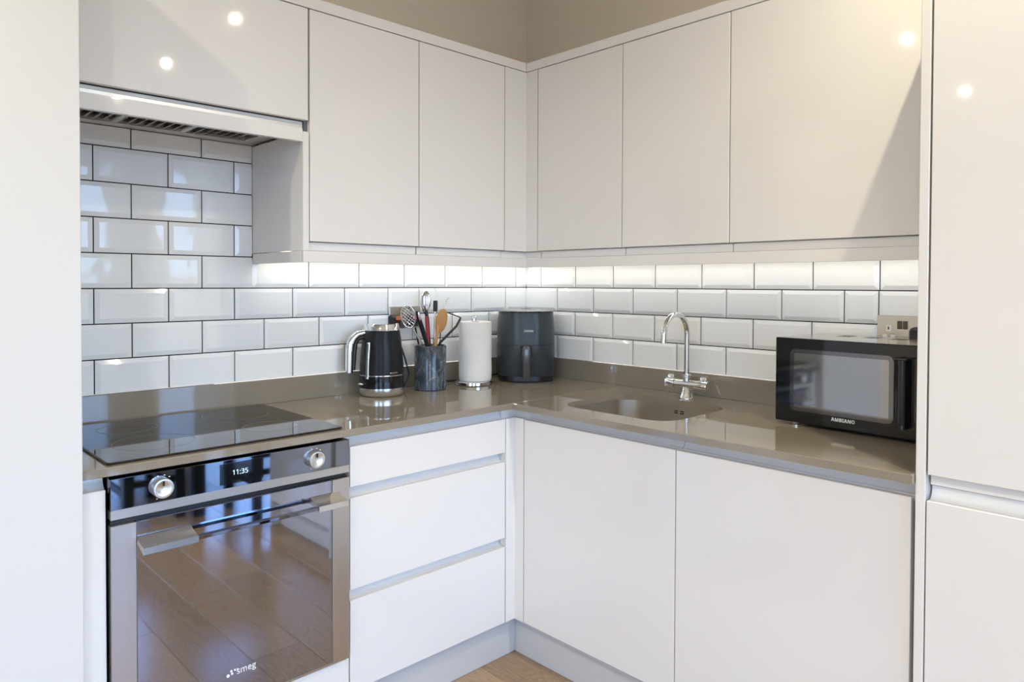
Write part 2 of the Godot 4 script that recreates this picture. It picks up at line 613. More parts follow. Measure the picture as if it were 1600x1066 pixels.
func build_room() -> void:
	# floor of oak planks running along z
	var base := struct("floor", bx(Vector3(-6.4, -0.12, -0.2), Vector3(1.6, -0.0145, 5.4)), M.dark, "oak plank floor of the kitchen")
	var x := 1.44
	var row := 0
	while x > -6.2:
		var x1 := maxf(x - 0.18, -6.2)
		var z := -fposmod(row * 0.73, 1.9)
		while z < 5.2:
			var z0 := maxf(z, 0.0 if x <= 0.0 else 2.45)
			var z1 := minf(z + 1.9, 5.2)
			if z1 - z0 > 0.05:
				var p := part(base, "plank", bx(Vector3(x1 + 0.0006, -0.0145, z0 + 0.0005), Vector3(x - 0.0006, 0.0, z1 - 0.0005), 0.0012), M.planks[(row * 3 + int(z * 2.0) + 8) % 4])
				p.set_meta("label", "oak floor plank")
			z += 1.9
		x -= 0.18
		row += 1
	struct("ceiling", bx(Vector3(-6.4, CEIL, -0.2), Vector3(1.6, CEIL + 0.15, 5.4)), M.ceiling, "plain white plaster ceiling")
	var wl := struct("wall_left", bx(Vector3(-6.4, 0.0, -0.2), Vector3(0.2, CEIL, -0.006)), M.paint, "painted wall behind the left run, tiled above the worktop")
	var wm := MB.new()
	wm.box(Vector3(0.006, 0.0, -0.006), Vector3(0.2, CEIL, 2.45))
	wm.box(Vector3(0.2, 0.0, 2.25), Vector3(1.6, CEIL, 2.45))
	wm.box(Vector3(1.44, 0.0, 2.45), Vector3(1.6, CEIL, 5.4))
	var wr := struct("wall_right", wm, M.paint, "painted wall behind the right run, tiled above the worktop")
	var wf := MB.new()
	wf.box(Vector3(-6.4, 0.0, -0.006), Vector3(-6.2, CEIL, 2.62))
	wf.box(Vector3(-6.4, 0.0, 4.0), Vector3(-6.2, CEIL, 5.4))
	wf.box(Vector3(-6.4, 0.0, 2.62), Vector3(-6.2, 0.30, 4.0))
	wf.box(Vector3(-6.4, 2.38, 2.62), Vector3(-6.2, CEIL, 4.0))
	struct("wall_far", wf, M.white_paint, "white wall at the far end of the room")
	var ff := MB.new()
	for zz in [2.62, 3.95]:
		ff.box(Vector3(-6.34, 0.30, zz), Vector3(-6.28, 2.38, zz + 0.05))
	for yy in [0.30, 2.33]:
		ff.box(Vector3(-6.34, yy, 2.67), Vector3(-6.28, yy + 0.05, 3.95))
	var fo := struct("window_3", ff, M.frame, "wide white framed window in the far wall")
	part(fo, "pane", bx(Vector3(-6.312, 0.35, 2.67), Vector3(-6.308, 2.33, 3.95)), M.glass)
	# wall behind the camera with two window openings
	var w := MB.new()
	var wins := [[-2.75, -0.34, 0.06, 2.38], [-5.70, -4.30, 0.30, 2.38], [0.02, 1.20, 0.06, 2.38]]
	var z0 := 5.2
	var z1 := 5.4
	w.box(Vector3(-6.2, 0, z0), Vector3(-5.70, CEIL, z1))
	w.box(Vector3(-4.30, 0, z0), Vector3(-2.75, CEIL, z1))
	w.box(Vector3(-0.34, 0, z0), Vector3(0.02, CEIL, z1))
	w.box(Vector3(1.20, 0, z0), Vector3(1.44, CEIL, z1))
	for q in wins:
		w.box(Vector3(q[0], 0, z0), Vector3(q[1], q[2], z1))
		w.box(Vector3(q[0], q[3], z0), Vector3(q[1], CEIL, z1))
	struct("wall_behind", w, M.white_paint, "white wall with three tall windows")
	var k := 1
	for q in wins:
		var fr := MB.new()
		var t := 0.05
		fr.box(Vector3(q[0], q[2], 5.28), Vector3(q[0] + t, q[3], 5.34))
		fr.box(Vector3(q[1] - t, q[2], 5.28), Vector3(q[1], q[3], 5.34))
		fr.box(Vector3(q[0] + t, q[2], 5.28), Vector3(q[1] - t, q[2] + t, 5.34))
		fr.box(Vector3(q[0] + t, q[3] - t, 5.28), Vector3(q[1] - t, q[3], 5.34))
		var n := 3 if k == 1 else 2
		for i in range(1, n):
			var xx: float = lerpf(q[0], q[1], float(i) / n)
			fr.box(Vector3(xx - 0.03, q[2] + t, 5.28), Vector3(xx + 0.03, q[3] - t, 5.34))
		var o := struct("window_%d" % [k if k < 3 else 4], fr, M.frame, ["wide white framed glazed doors letting in daylight", "tall white framed window in the wall behind the camera", "narrow white framed glazed door in the right bay"][k - 1])
		part(o, "pane", bx(Vector3(q[0] + t, q[2] + t, 5.308), Vector3(q[1] - t, q[3] - t, 5.312)), M.glass)
		k += 1
	set_meta("walls", [wl.name, wr.name])

func build_lamps() -> void:
	# recessed ceiling spots in a grid
	var rows := {-0.79: "row beside the tall right cabinet", -2.68: "middle row", -4.62: "row beside the far window"}
	var order := ["first", "second", "third", "fourth"]
	var seen := {}
	for s in [[-0.79, 2.02], [-0.79, 3.05], [-0.79, 4.08], [-2.68, 0.97], [-2.68, 2.02], [-2.68, 3.05], [-2.68, 4.08], [-4.62, 0.90], [-4.62, 2.02], [-4.62, 3.05]]:
		var t := thing("ceiling_spotlight", "warm ceiling spotlight, %s from the hob in the %s" % [order[seen.get(s[0], 0)], rows[s[0]]], "spotlight", Vector3(s[0], CEIL, s[1]), 0.0, "recessed ceiling spotlights")
		seen[s[0]] = seen.get(s[0], 0) + 1
		var m := MB.new()
		m.lathe([Vector2(0.016, -0.0005), Vector2(0.022, -0.004), Vector2(0.042, -0.006), Vector2(0.046, -0.0005)], 32)
		part(t, "trim_ring", m, M.white_plastic, true)
		var d := MB.new()
		d.lathe([Vector2(0.0, -0.002), Vector2(0.015, -0.002), Vector2(0.015, -0.0008), Vector2(0.0, -0.0008)], 24)
		part(t, "lamp_disc", d, M.lamp, true)
		var l := SpotLight3D.new()
		l.name = "spotlight"
		l.light_color = Color(1.0, 0.95, 0.82)
		l.light_energy = 1.36
		l.spot_range = 8.0
		l.spot_attenuation = 2.0
		l.spot_angle = 87.0
		l.spot_angle_attenuation = 1.0
		l.light_size = 0.011
		l.shadow_enabled = true
		l.rotation.x = -PI / 2
		l.position = Vector3(0, -0.008, 0)
		t.add_child(l)
	# light strips under the wall cabinets
	var strips := [
		[Vector3(-1.26, 0, 0.062), Vector3(-0.012, 0, 0.074), "slim light strip under the left wall cabinets"],
		[Vector3(-0.074, 0, 0.080), Vector3(-0.062, 0, 1.78), "slim light strip under the right wall cabinets"]]
	for s in strips:
		var a: Vector3 = s[0]
		var b: Vector3 = s[1]
		var c := (a + b) * 0.5
		c.y = 1.386
		var t := thing("cabinet_light_strip", s[2], "light strip", c)
		part(t, "channel", bx(Vector3(a.x, 1.3862, a.z), Vector3(b.x, 1.3905, b.z)), M.pale_steel)
		part(t, "diffuser", bx(Vector3(a.x + 0.001, 1.3835, a.z + 0.001), Vector3(b.x - 0.001, 1.3861, b.z - 0.001)), M.led)
		var l := AreaLight3D.new()
		l.name = "striplight"
		l.area_size = Vector2(b.x - a.x, b.z - a.z)
		l.light_color = Color(1.0, 1.0, 0.98)
		l.light_energy = 0.11
		l.area_range = 8.0
		l.area_attenuation = 2.0
		l.shadow_enabled = true
		l.rotation.x = -PI / 2
		l.position = Vector3(0, -0.0032, 0)
		t.add_child(l)

# one metro tile; on the left wall u = x, on the right wall u = z; the face is lifted off the wall by its bevel
func tile_mesh(u0: float, u1: float, y0: float, y1: float, cut: Array, right: bool) -> MB:
	var g := 0.0017
	u0 += g if not cut[0] else 0.0004
	u1 -= g if not cut[1] else 0.0004
	y0 += g if not cut[2] else 0.0004
	y1 -= g if not cut[3] else 0.0004
	var m := MB.new()
	var b := 0.013
	var z0 := 0.0012
	var z1 := 0.0052
	# outer rim at z0 and inner face at z1 (a cut edge has no bevel)
	var iu0 := u0 + (b if not cut[0] else 0.0)
	var iu1 := u1 - (b if not cut[1] else 0.0)
	var iy0 := y0 + (b if not cut[2] else 0.0)
	var iy1 := y1 - (b if not cut[3] else 0.0)
	if iu1 - iu0 < 0.002:
		var c := (u0 + u1) * 0.5
		iu0 = c - 0.001
		iu1 = c + 0.001
	if iy1 - iy0 < 0.002:
		var c := (y0 + y1) * 0.5
		iy0 = c - 0.001
		iy1 = c + 0.001
	var tu := rng.randf_range(-0.0045, 0.0045)
	var tv := rng.randf_range(-0.0045, 0.0045)
	var cu := (u0 + u1) * 0.5
	var cy := (y0 + y1) * 0.5
	var P := func(u: float, y: float, z: float) -> Vector3:
		var zz := z + (u - cu) * tu + (y - cy) * tv if z > 0.0 else z
		return Vector3(-zz, y, u) if right else Vector3(u, y, zz)
	var ext := [[u0, y0], [u1, y0], [u1, y1], [u0, y1]]
	var inn := [[iu0, iy0], [iu1, iy0], [iu1, iy1], [iu0, iy1]]
	var F := func(q: Array) -> void:
		var nn: Vector3 = (q[1] - q[0]).cross(q[2] - q[0])
		if nn.length() < 1e-12:
			nn = (q[2] - q[0]).cross(q[3] - q[0])
		nn = nn.normalized()
		var out := Vector3(-1, 0, 0) if right else Vector3(0, 0, 1)
		if nn.dot(out) < -0.01:
			nn = -nn
		m.quad(q[0], q[1], q[2], q[3], nn)
	F.call([P.call(iu0, iy0, z1), P.call(iu1, iy0, z1), P.call(iu1, iy1, z1), P.call(iu0, iy1, z1)])
	for i in 4:
		var j := (i + 1) % 4
		F.call([P.call(ext[i][0], ext[i][1], z0), P.call(ext[j][0], ext[j][1], z0), P.call(inn[j][0], inn[j][1], z1), P.call(inn[i][0], inn[i][1], z1)])
		# the edge down into the joint
		var a: Vector3 = P.call(ext[i][0], ext[i][1], z0)
		var b2: Vector3 = P.call(ext[j][0], ext[j][1], z0)
		var c: Vector3 = P.call(ext[j][0], ext[j][1], -0.004)
		var d: Vector3 = P.call(ext[i][0], ext[i][1], -0.004)
		var nn := (b2 - a).cross(c - a).normalized()
		var mid := (a + b2) * 0.5
		var cen: Vector3 = P.call(cu, cy, z0)
		if nn.dot(mid - cen) < 0.0:
			nn = -nn
		m.quad(a, b2, c, d, nn)
	return m

func build_tiles() -> void:
	var wl := get_node("wall_left")
	var wr := get_node("wall_right")
	var top := 1.2775 + 4 * 0.1025   # bottom of the first row
	var y_bot := 0.9735
	# grout bed behind the tiles
	part(wl, "grout", bx(Vector3(-1.9065, y_bot - 0.001, -0.0058), Vector3(-1.2832, 1.746, -0.0008)), M.grout)
	part(wl, "grout", bx(Vector3(-1.2832, y_bot - 0.001, -0.0058), Vector3(0.0, 1.3905, -0.0008)), M.grout)
	part(wr, "grout", bx(Vector3(0.0008, y_bot - 0.001, 0.0), Vector3(0.0058, 1.3905, 1.797)), M.grout)
	var P := 0.2025
	for r in 8:
		var yb := top - r * 0.1025
		var y0 := maxf(yb, y_bot)
		var y1 := minf(yb + 0.1025, 1.745)
		if r == 7:
			y0 = y_bot
		var xs := []
		var off := -1.6469 if r % 2 == 0 else -1.7466
		# left wall joints
		var lim := -1.2829 if r < 4 else 0.0
		xs.append(-1.9065)
		if r == 4:
			xs.append_array([-1.8494, -1.6469, -1.4444, -1.2829])
			for k in 6:
				xs.append(-1.0785 + k * P)
		elif r == 5:
			xs.append_array([-1.7466, -1.5441, -1.3416, -1.1391, -0.9366, -0.7484, -0.6015, -0.5268, -0.3292, -0.1287])
		else:
			var q := off - P if off - P > -1.90 else off
			while q < lim - 0.01:
				xs.append(q)
				q += P
		xs.append(lim)
		for i in xs.size() - 1:
			var a: float = xs[i]
			var b: float = xs[i + 1]
			if b - a < 0.008:
				continue
			var yt := minf(y1, 1.3895) if a > -1.29 else y1
			var cut := [i == 0, i == xs.size() - 2 or (r == 4 and absf(b + 1.2829) < 0.001), r == 7, yt < yb + 0.1024]
			if r == 5 and a > -0.61 and b < -0.52:
				cut[0] = true
				cut[1] = true
			part(wl, "tile", tile_mesh(a, b, y0, yt, cut, false), M.tile)
		if r < 4:
			continue
		# right wall joints
		var zs := [0.006]
		var s: float = [0.0972, 0.1959, 0.0948, 0.1959][r - 4]
		while s < 1.79:
			if r == 5 and absf(s - 1.4134 - 0.2025) < 0.01:
				s = 1.512
				zs.append(s)
				s = 1.7145
				continue
			zs.append(s)
			s += P
		zs.append(1.7965)
		for i in zs.size() - 1:
			var yt := minf(y1, 1.3895)
			if zs[i + 1] - zs[i] < 0.008:
				continue
			part(wr, "tile", tile_mesh(zs[i], zs[i + 1], y0, yt, [i == 0, i == zs.size() - 2, r == 7, yt < yb + 0.1024], true), M.tile)

func build_worktops() -> void:
	single("worktop", bx(Vector3(-1.9055, WT - 0.02, 0.0005), Vector3(-0.0005, WT, 0.5628), 0.0014), M.quartz, "taupe quartz worktop carrying the hob and kettle", "worktop")
	# right worktop with the sink cut-out
	var m := MB.new()
	var lo := Vector2(-0.627, 0.5634)
	var hi := Vector2(-0.0005, 1.7962)
	var hole := rounded(-0.533, 0.681, -0.153, 1.117, 0.088, 10)
	var c := Vector2(-0.34, 0.90)
	var angs := []
	for p in hole:
		angs.append((p - c).angle())
	for p in [lo, Vector2(hi.x, lo.y), hi, Vector2(lo.x, hi.y)]:
		angs.append((p - c).angle())
	angs.sort()
	var r := 0.0014
	var on_rect := func(a: float, ins: float) -> Vector2:
		var d := Vector2(cos(a), sin(a))
		var t := 1e9
		if absf(d.x) > 1e-6:
			t = minf(t, ((hi.x - ins if d.x > 0 else lo.x + ins) - c.x) / d.x)
		if absf(d.y) > 1e-6:
			t = minf(t, ((hi.y - ins if d.y > 0 else lo.y + ins) - c.y) / d.y)
		return c + d * t
	var on_hole := func(a: float) -> Vector2:
		var d := Vector2(cos(a), sin(a))
		for i in hole.size():
			var hit = Geometry2D.segment_intersects_segment(c, c + d * 2.0, hole[i], hole[(i + 1) % hole.size()])
			if hit != null:
				return hit
		return c
	var k := angs.size()
	for i in k:
		var a0: float = angs[i]
		var a1: float = angs[(i + 1) % k]
		if absf(a1 - a0) < 1e-5:
			continue
		var p0: Vector2 = on_rect.call(a0, r); var p1: Vector2 = on_rect.call(a1, r)
		var q0: Vector2 = on_rect.call(a0, 0.0); var q1: Vector2 = on_rect.call(a1, 0.0)
		var h0: Vector2 = on_hole.call(a0); var h1: Vector2 = on_hole.call(a1)
		var y := WT
		var yb := WT - 0.02
		m.quad(Vector3(p0.x, y, p0.y), Vector3(p1.x, y, p1.y), Vector3(h1.x, y, h1.y), Vector3(h0.x, y, h0.y), Vector3.UP)
		m.quad(Vector3(q0.x, yb, q0.y), Vector3(q1.x, yb, q1.y), Vector3(h1.x, yb, h1.y), Vector3(h0.x, yb, h0.y), Vector3.DOWN)
		var e := (q1 - q0).normalized()
		var nn := Vector3(e.y, 0, -e.x)
		if nn.dot(Vector3(q0.x - c.x, 0, q0.y - c.y)) < 0:
			nn = -nn
		m.quad(Vector3(q0.x, y - r, q0.y), Vector3(q1.x, y - r, q1.y), Vector3(q1.x, yb, q1.y), Vector3(q0.x, yb, q0.y), nn)
		m.quad(Vector3(q0.x, y - r, q0.y), Vector3(q1.x, y - r, q1.y), Vector3(p1.x, y, p1.y), Vector3(p0.x, y, p0.y), (nn + Vector3.UP).normalized())
		var d := (h1 - h0).normalized()
		var hn := Vector3(d.y, 0, -d.x)
		if hn.dot(Vector3(h0.x - c.x, 0, h0.y - c.y)) > 0:
			hn = -hn
		m.quad(Vector3(h0.x, y, h0.y), Vector3(h1.x, y, h1.y), Vector3(h1.x, yb, h1.y), Vector3(h0.x, yb, h0.y), hn)
	single("worktop", m, M.quartz, "taupe quartz worktop with the sink cut into it", "worktop")
	var t := thing("worktop_upstand", "grey quartz upstand behind the hob and kettle", "upstand", Vector3(-0.95, WT, 0.006))
	part(t, "slab", bx(Vector3(-1.9055, WT + 0.0003, 0.0005), Vector3(-0.0125, 0.9725, 0.0115), 0.0008), M.quartz)
	part(t, "sealant_bead", bx(Vector3(-1.9055, 0.9727, 0.0006), Vector3(-0.0125, 0.9742, 0.0075), 0.0004), M.silicone)
	t = thing("worktop_upstand", "grey quartz upstand behind the tap", "upstand", Vector3(-0.006, WT, 0.9))
	part(t, "slab", bx(Vector3(-0.0115, WT + 0.0003, 0.0005), Vector3(-0.0005, 0.9725, 1.7962), 0.0008), M.quartz)
	part(t, "sealant_bead", bx(Vector3(-0.0075, 0.9727, 0.012), Vector3(-0.0006, 0.9742, 1.7962), 0.0004), M.silicone)

# recessed concave grip rail; runs along s from s0 to s1 on the left run (right = false) or the right run
func rail(s0: float, s1: float, y0: float, y1: float, front: float, right: bool, deep := 0.040) -> MB:
	var pr := []
	var h := y1 - y0
	pr.append(Vector2(-deep, -0.015))
	pr.append(Vector2(-deep, h))
	pr.append(Vector2(-deep + 0.006, h))
	for i in 9:
		var a := PI / 2 * i / 8
		pr.append(Vector2(-deep + 0.006 + (1.0 - cos(a)) * (deep - 0.0265), (h + 0.002) * (1.0 - sin(a)) - 0.002))
	pr.append(Vector2(-0.0197, -0.003))
	pr.append(Vector2(-0.0197, -0.015))
	var m := MB.new()
	if right:
		m.strip(pr, Vector3(front, y0, 0), Vector3(-1, 0, 0), Vector3.UP, Vector3(0, 0, 1), s0, s1)
	else:
		m.strip(pr, Vector3(0, y0, front), Vector3(0, 0, 1), Vector3.UP, Vector3(1, 0, 0), s0, s1)
	return m

func front_a(x0: float, x1: float, y0: float, y1: float, z := AZ) -> MB:
	return bx(Vector3(x0, y0, z - 0.019), Vector3(x1, y1, z), 0.0012)

func front_b(z0: float, z1: float, y0: float, y1: float, x := BX) -> MB:
	return bx(Vector3(x, y0, z0), Vector3(x + 0.019, y1, z1), 0.0012)

func build_base_units() -> void:
	# drawer unit
	var t := thing("drawer_cabinet", "white gloss cabinet with three drawers beside the oven", "cabinet", Vector3(-0.94, 0.136, 0.27))
	part(t, "body", bx(Vector3(-1.2415, 0.137, 0.012), Vector3(-0.640, 0.8685, 0.5035)), M.carcass)
	for d in [[0.834, 0.720], [0.688, 0.428], [0.397, 0.1365]]:
		part(t, "drawer_front", front_a(-1.2400, -0.6395, d[1], d[0]), M.gloss)
	part(t, "grip_rail", rail(-1.2415, -0.6405, 0.8365, 0.8682, AZ, false), M.rail)
	part(t, "grip_rail", rail(-1.2415, -0.6405, 0.6905, 0.7175, AZ, false), M.rail)
	part(t, "grip_rail", rail(-1.2415, -0.6405, 0.3995, 0.4255, AZ, false), M.rail)
	# corner post
	t = thing("corner_post", "slim white corner post between drawers and sink cabinet", "filler panel", Vector3(-0.61, 0.136, 0.56))
	var m := MB.new()
	var x1 := -0.594
	m.loft(PackedVector2Array([Vector2(-0.6365, AZ), Vector2(x1, AZ), Vector2(x1, 0.5855), Vector2(x1 + 0.019, 0.5855), Vector2(x1 + 0.019, AZ - 0.019), Vector2(-0.6365, AZ - 0.019)]), [[0, 0.1365], [0, 0.834]])
	part(t, "post", m, M.gloss)
	part(t, "return_panel", bx(Vector3(-0.6385, 0.137, 0.430), Vector3(-0.6205, 0.8255, 0.5245)), M.satin)
	var m2 := MB.new()
	m2.loft(PackedVector2Array([Vector2(-0.6395, AZ - 0.0205), Vector2(x1 + 0.0205, AZ - 0.0205), Vector2(x1 + 0.0205, 0.5915), Vector2(x1 + 0.040, 0.5915), Vector2(x1 + 0.040, AZ - 0.040), Vector2(-0.6395, AZ - 0.040)]), [[0, 0.8265], [0, 0.8682]])
	part(t, "grip_rail", m2, M.rail)
	# sink cabinet, open inside
	t = thing("sink_cabinet", "white gloss cabinet door under the sink", "cabinet", Vector3(-0.3, 0.136, 0.89))
	m = MB.new()
	m.box(Vector3(-0.553, 0.137, 0.589), Vector3(-0.012, 0.8685, 0.605))
	m.box(Vector3(-0.553, 0.137, 1.171), Vector3(-0.012, 0.8685, 1.187))
	m.box(Vector3(-0.553, 0.137, 0.605), Vector3(-0.012, 0.153, 1.171))
	part(t, "body", m, M.carcass)
	part(t, "door", front_b(0.5885, 1.1860, 0.1365, 0.832), M.gloss)
	part(t, "grip_rail", rail(0.5925, 1.1955, 0.8365, 0.8682, BX, true), M.rail)
	t = thing("base_cabinet", "white gloss cabinet door below the microwave", "cabinet", Vector3(-0.3, 0.136, 1.49))
	part(t, "body", bx(Vector3(-0.553, 0.137, 1.1885), Vector3(-0.012, 0.8685, 1.794)), M.carcass)
	part(t, "door", front_b(1.1890, 1.7850, 0.1365, 0.832), M.gloss)
	part(t, "grip_rail", rail(1.1975, 1.7920, 0.8365, 0.8682, BX, true), M.rail)
	# filler beside the oven and strip below it
	t = thing("filler_panel", "narrow white filler panel left of the oven", "filler panel", Vector3(-1.88, 0.136, 0.53))
	part(t, "panel", front_a(-1.9060, -1.8545, 0.1365, 0.836), M.gloss)
	part(t, "grip_rail", rail(-1.9060, -1.8525, 0.8385, 0.8682, AZ, false), M.rail)
	single("oven_plinth_panel", front_a(-1.8515, -1.2440, 0.1365, 0.237), M.gloss, "white panel directly below the oven", "filler panel")
	# kick boards
	struct("baseboard_left", bx(Vector3(-1.905, 0.0008, 0.4925), Vector3(-0.5615, 0.1350, 0.5105)), M.kick, "pale grey kick board under the drawers")
	struct("baseboard_right", bx(Vector3(-0.560, 0.0008, 0.4925), Vector3(-0.542, 0.1350, 1.7965)), M.kick, "pale grey kick board under the sink cabinet")

func build_tall_units() -> void:
	var t := thing("tall_cabinet", "tall white gloss cabinet at the right with split doors", "cabinet", Vector3(-0.3, 0, 2.1))
	part(t, "end_panel", bx(Vector3(-0.610, 0.001, 1.7975), Vector3(-0.001, 2.050, 1.8165), 0.001), M.gloss)
	part(t, "body", bx(Vector3(-0.565, 0.137, 1.8175), Vector3(-0.002, 2.048, 2.418)), M.carcass)
	part(t, "door", front_b(1.8205, 2.4180, 0.8914, 2.048, -0.610), M.gloss)
	part(t, "door", front_b(1.8190, 2.4180, 0.1365, 0.8358, -0.610), M.gloss)
	part(t, "grip_rail", rail(1.8205, 2.4180, 0.8385, 0.8630, -0.610, true), M.rail)
	part(t, "grip_rail", bx(Vector3(-0.588, 0.8665, 1.8205), Vector3(-0.566, 0.8905, 2.418), 0.001), M.rail)
	part(t, "end_panel", bx(Vector3(-0.610, 0.001, 2.419), Vector3(-0.001, 2.050, 2.437), 0.001), M.gloss)
	part(t, "kick_board", bx(Vector3(-0.560, 0.001, 1.8175), Vector3(-0.542, 0.135, 2.418)), M.satin)
	# plain tall cabinet at the left edge of the picture
	t = thing("tall_cabinet", "tall plain white cabinet at the left beside the hob", "cabinet", Vector3(-2.22, 0, 0.3))
	part(t, "body", bx(Vector3(-2.522, 0.001, 0.0005), Vector3(-1.9075, 2.1405, 0.564), 0.001), M.tall)
	part(t, "door", bx(Vector3(-2.522, 0.137, 0.5655), Vector3(-1.9075, 2.1405, 0.585), 0.0012), M.tall)

func build_wall_units() -> void:
	var yb := 1.419
	var yt := 2.104
	# left wall, from the corner: two doors and a corner filler
	var t: Node3D
	var left := [[-1.2600, -0.8635, "left wall cabinet door next to the extractor hood"], [-0.8605, -0.4700, "left wall cabinet door nearest the corner"]]
	for d in left:
		t = thing("wall_cabinet", "white gloss " + d[2], "wall cabinet", Vector3((d[0] + d[1]) / 2, 1.391, 0.17), 0.0, "white gloss wall cabinets")
		part(t, "body", bx(Vector3(d[0] - 0.001, 1.392, 0.0065), Vector3(d[1] + 0.001, 2.1045, 0.318)), M.carcass)
		part(t, "door", front_a(d[0], d[1], yb, yt, U), M.gloss)
		part(t, "grip_rail", bx(Vector3(d[0] - 0.001, 1.3925, 0.3185), Vector3(d[1] - 0.003, 1.4175, 0.340), 0.001), M.rail)
	# corner filler, L shaped
	t = thing("corner_filler", "white gloss filler strip in the inner corner of the wall cabinets", "filler panel", Vector3(-0.38, 1.391, 0.38))
	var m := MB.new()
	m.loft(PackedVector2Array([Vector2(-0.4675, U), Vector2(-U, U), Vector2(-U, 0.4140), Vector2(-U + 0.019, 0.4140), Vector2(-U + 0.019, U - 0.019), Vector2(-0.4675, U - 0.019)]), [[0, yb - 0.001], [0, yt]])
	part(t, "filler", m, M.gloss)
	m = MB.new()
	m.loft(PackedVector2Array([Vector2(-0.4720, U - 0.015), Vector2(-U + 0.015, U - 0.015), Vector2(-U + 0.015, 0.4200), Vector2(-U + 0.037, 0.4200), Vector2(-U + 0.037, U - 0.037), Vector2(-0.4720, U - 0.037)]), [[0, 1.3925], [0, 1.4160]])
	part(t, "grip_rail", m, M.rail)
	part(t, "body", bx(Vector3(-0.468, 1.392, 0.0065), Vector3(-0.0065, 2.1045, 0.317)), M.carcass)
	var right := [[0.4170, 0.8115, "right wall cabinet door nearest the corner"], [0.8145, 1.2095, "middle right wall cabinet door above the tap"], [1.2125, 1.7955, "wide right wall cabinet door above the microwave"]]
	for d in right:
		t = thing("wall_cabinet", "white gloss " + d[2], "wall cabinet", Vector3(-0.17, 1.391, (d[0] + d[1]) / 2), 0.0, "white gloss wall cabinets")
		part(t, "body", bx(Vector3(-0.317, 1.392, d[0] + 0.001), Vector3(-0.0065, 2.1045, d[1] - 0.001)), M.carcass)
		part(t, "door", front_b(d[0], d[1], yb, yt, -U), M.gloss)
		part(t, "grip_rail", bx(Vector3(-0.340, 1.3925, d[0] + 0.006), Vector3(-0.3185, 1.4175, d[1] + (0.0065 if d[1] < 1.7 else 0.0)), 0.001), M.rail)
	# end panel facing the hob niche, pelmets, cornices
	single("cabinet_end_panel", bx(Vector3(-1.2826, 1.392, 0.0060), Vector3(-1.2635, 1.742, U), 0.001), M.gloss, "white gloss end panel beside the extractor niche", "end panel")
	m = MB.new()
	m.box(Vector3(-1.2826, 1.357, 0.337), Vector3(-0.3555, 1.3905, U + 0.002), 0.001)
	m.box(Vector3(-1.2826, 1.357, 0.0060), Vector3(-1.2640, 1.3905, 0.3368), 0.001)
	single("light_pelmet", m, M.gloss, "white light pelmet under the left wall cabinets", "pelmet")
	single("light_pelmet", bx(Vector3(-U - 0.002, 1.357, 0.338), Vector3(-0.337, 1.3905, 1.7960), 0.001), M.gloss, "white light pelmet under the right wall cabinets", "pelmet")
	single("cornice", bx(Vector3(-1.9070, 2.107, 0.0), Vector3(-U - 0.001, 2.1405, U), 0.001), M.gloss, "flat white cornice along the top of the left wall cabinets", "cornice")
	single("cornice", bx(Vector3(-U, 2.107, 0.0), Vector3(0.0, 2.1405, 1.7965), 0.001), M.gloss, "flat white cornice along the top of the right wall cabinets", "cornice")
	# extractor hood cabinet
	t = thing("extractor_hood", "white gloss hood cabinet with metal extractor grille above the hob", "extractor hood", Vector3(-1.56, 1.72, 0.17))
	part(t, "body", bx(Vector3(-1.8990, 1.790, 0.0065), Vector3(-1.2640, 2.1045, 0.318)), M.carcass)
	part(t, "door", front_a(-1.9020, -1.2660, 1.776, yt, U), M.gloss)
	part(t, "grip_rail", bx(Vector3(-1.9020, 1.7515, 0.3185), Vector3(-1.2720, 1.7745, 0.330), 0.001), M.rail)
	part(t, "fascia", bx(Vector3(-1.9020, 1.7115, 0.337), Vector3(-1.2832, 1.7500, U), 0.001), M.gloss)
	part(t, "hood_casing", bx(Vector3(-1.8990, 1.765, 0.0065), Vector3(-1.2840, 1.789, 0.318)), M.hood_dark)
	part(t, "rear_bar", bx(Vector3(-1.8990, 1.7465, 0.0065), Vector3(-1.2840, 1.7645, 0.060), 0.001), M.steel)
	part(t, "front_bar", bx(Vector3(-1.8990, 1.7465, 0.285), Vector3(-1.2840, 1.7645, 0.335), 0.001), M.steel)
	part(t, "end_bar", bx(Vector3(-1.3300, 1.7465, 0.0605), Vector3(-1.2840, 1.7645, 0.2845), 0.001), M.steel)
	for k in 3:
		part(t, "divider_bar", bx(Vector3(-1.8990 + k * 0.186, 1.7470, 0.0605), Vector3(-1.8870 + k * 0.186, 1.7645, 0.2845), 0.001), M.steel)
		for j in 7:
			var x := -1.8750 + k * 0.186 + j * 0.0245
			var sl := MB.new()
			sl.xf = Transform3D(Basis(Vector3(0, 0, 1), 0.5), Vector3(x, 1.7545, 0.1725))
			sl.box(Vector3(-0.0075, -0.0008, -0.111), Vector3(0.0075, 0.0008, 0.111))
			part(t, "slat", sl, M.pale_steel)

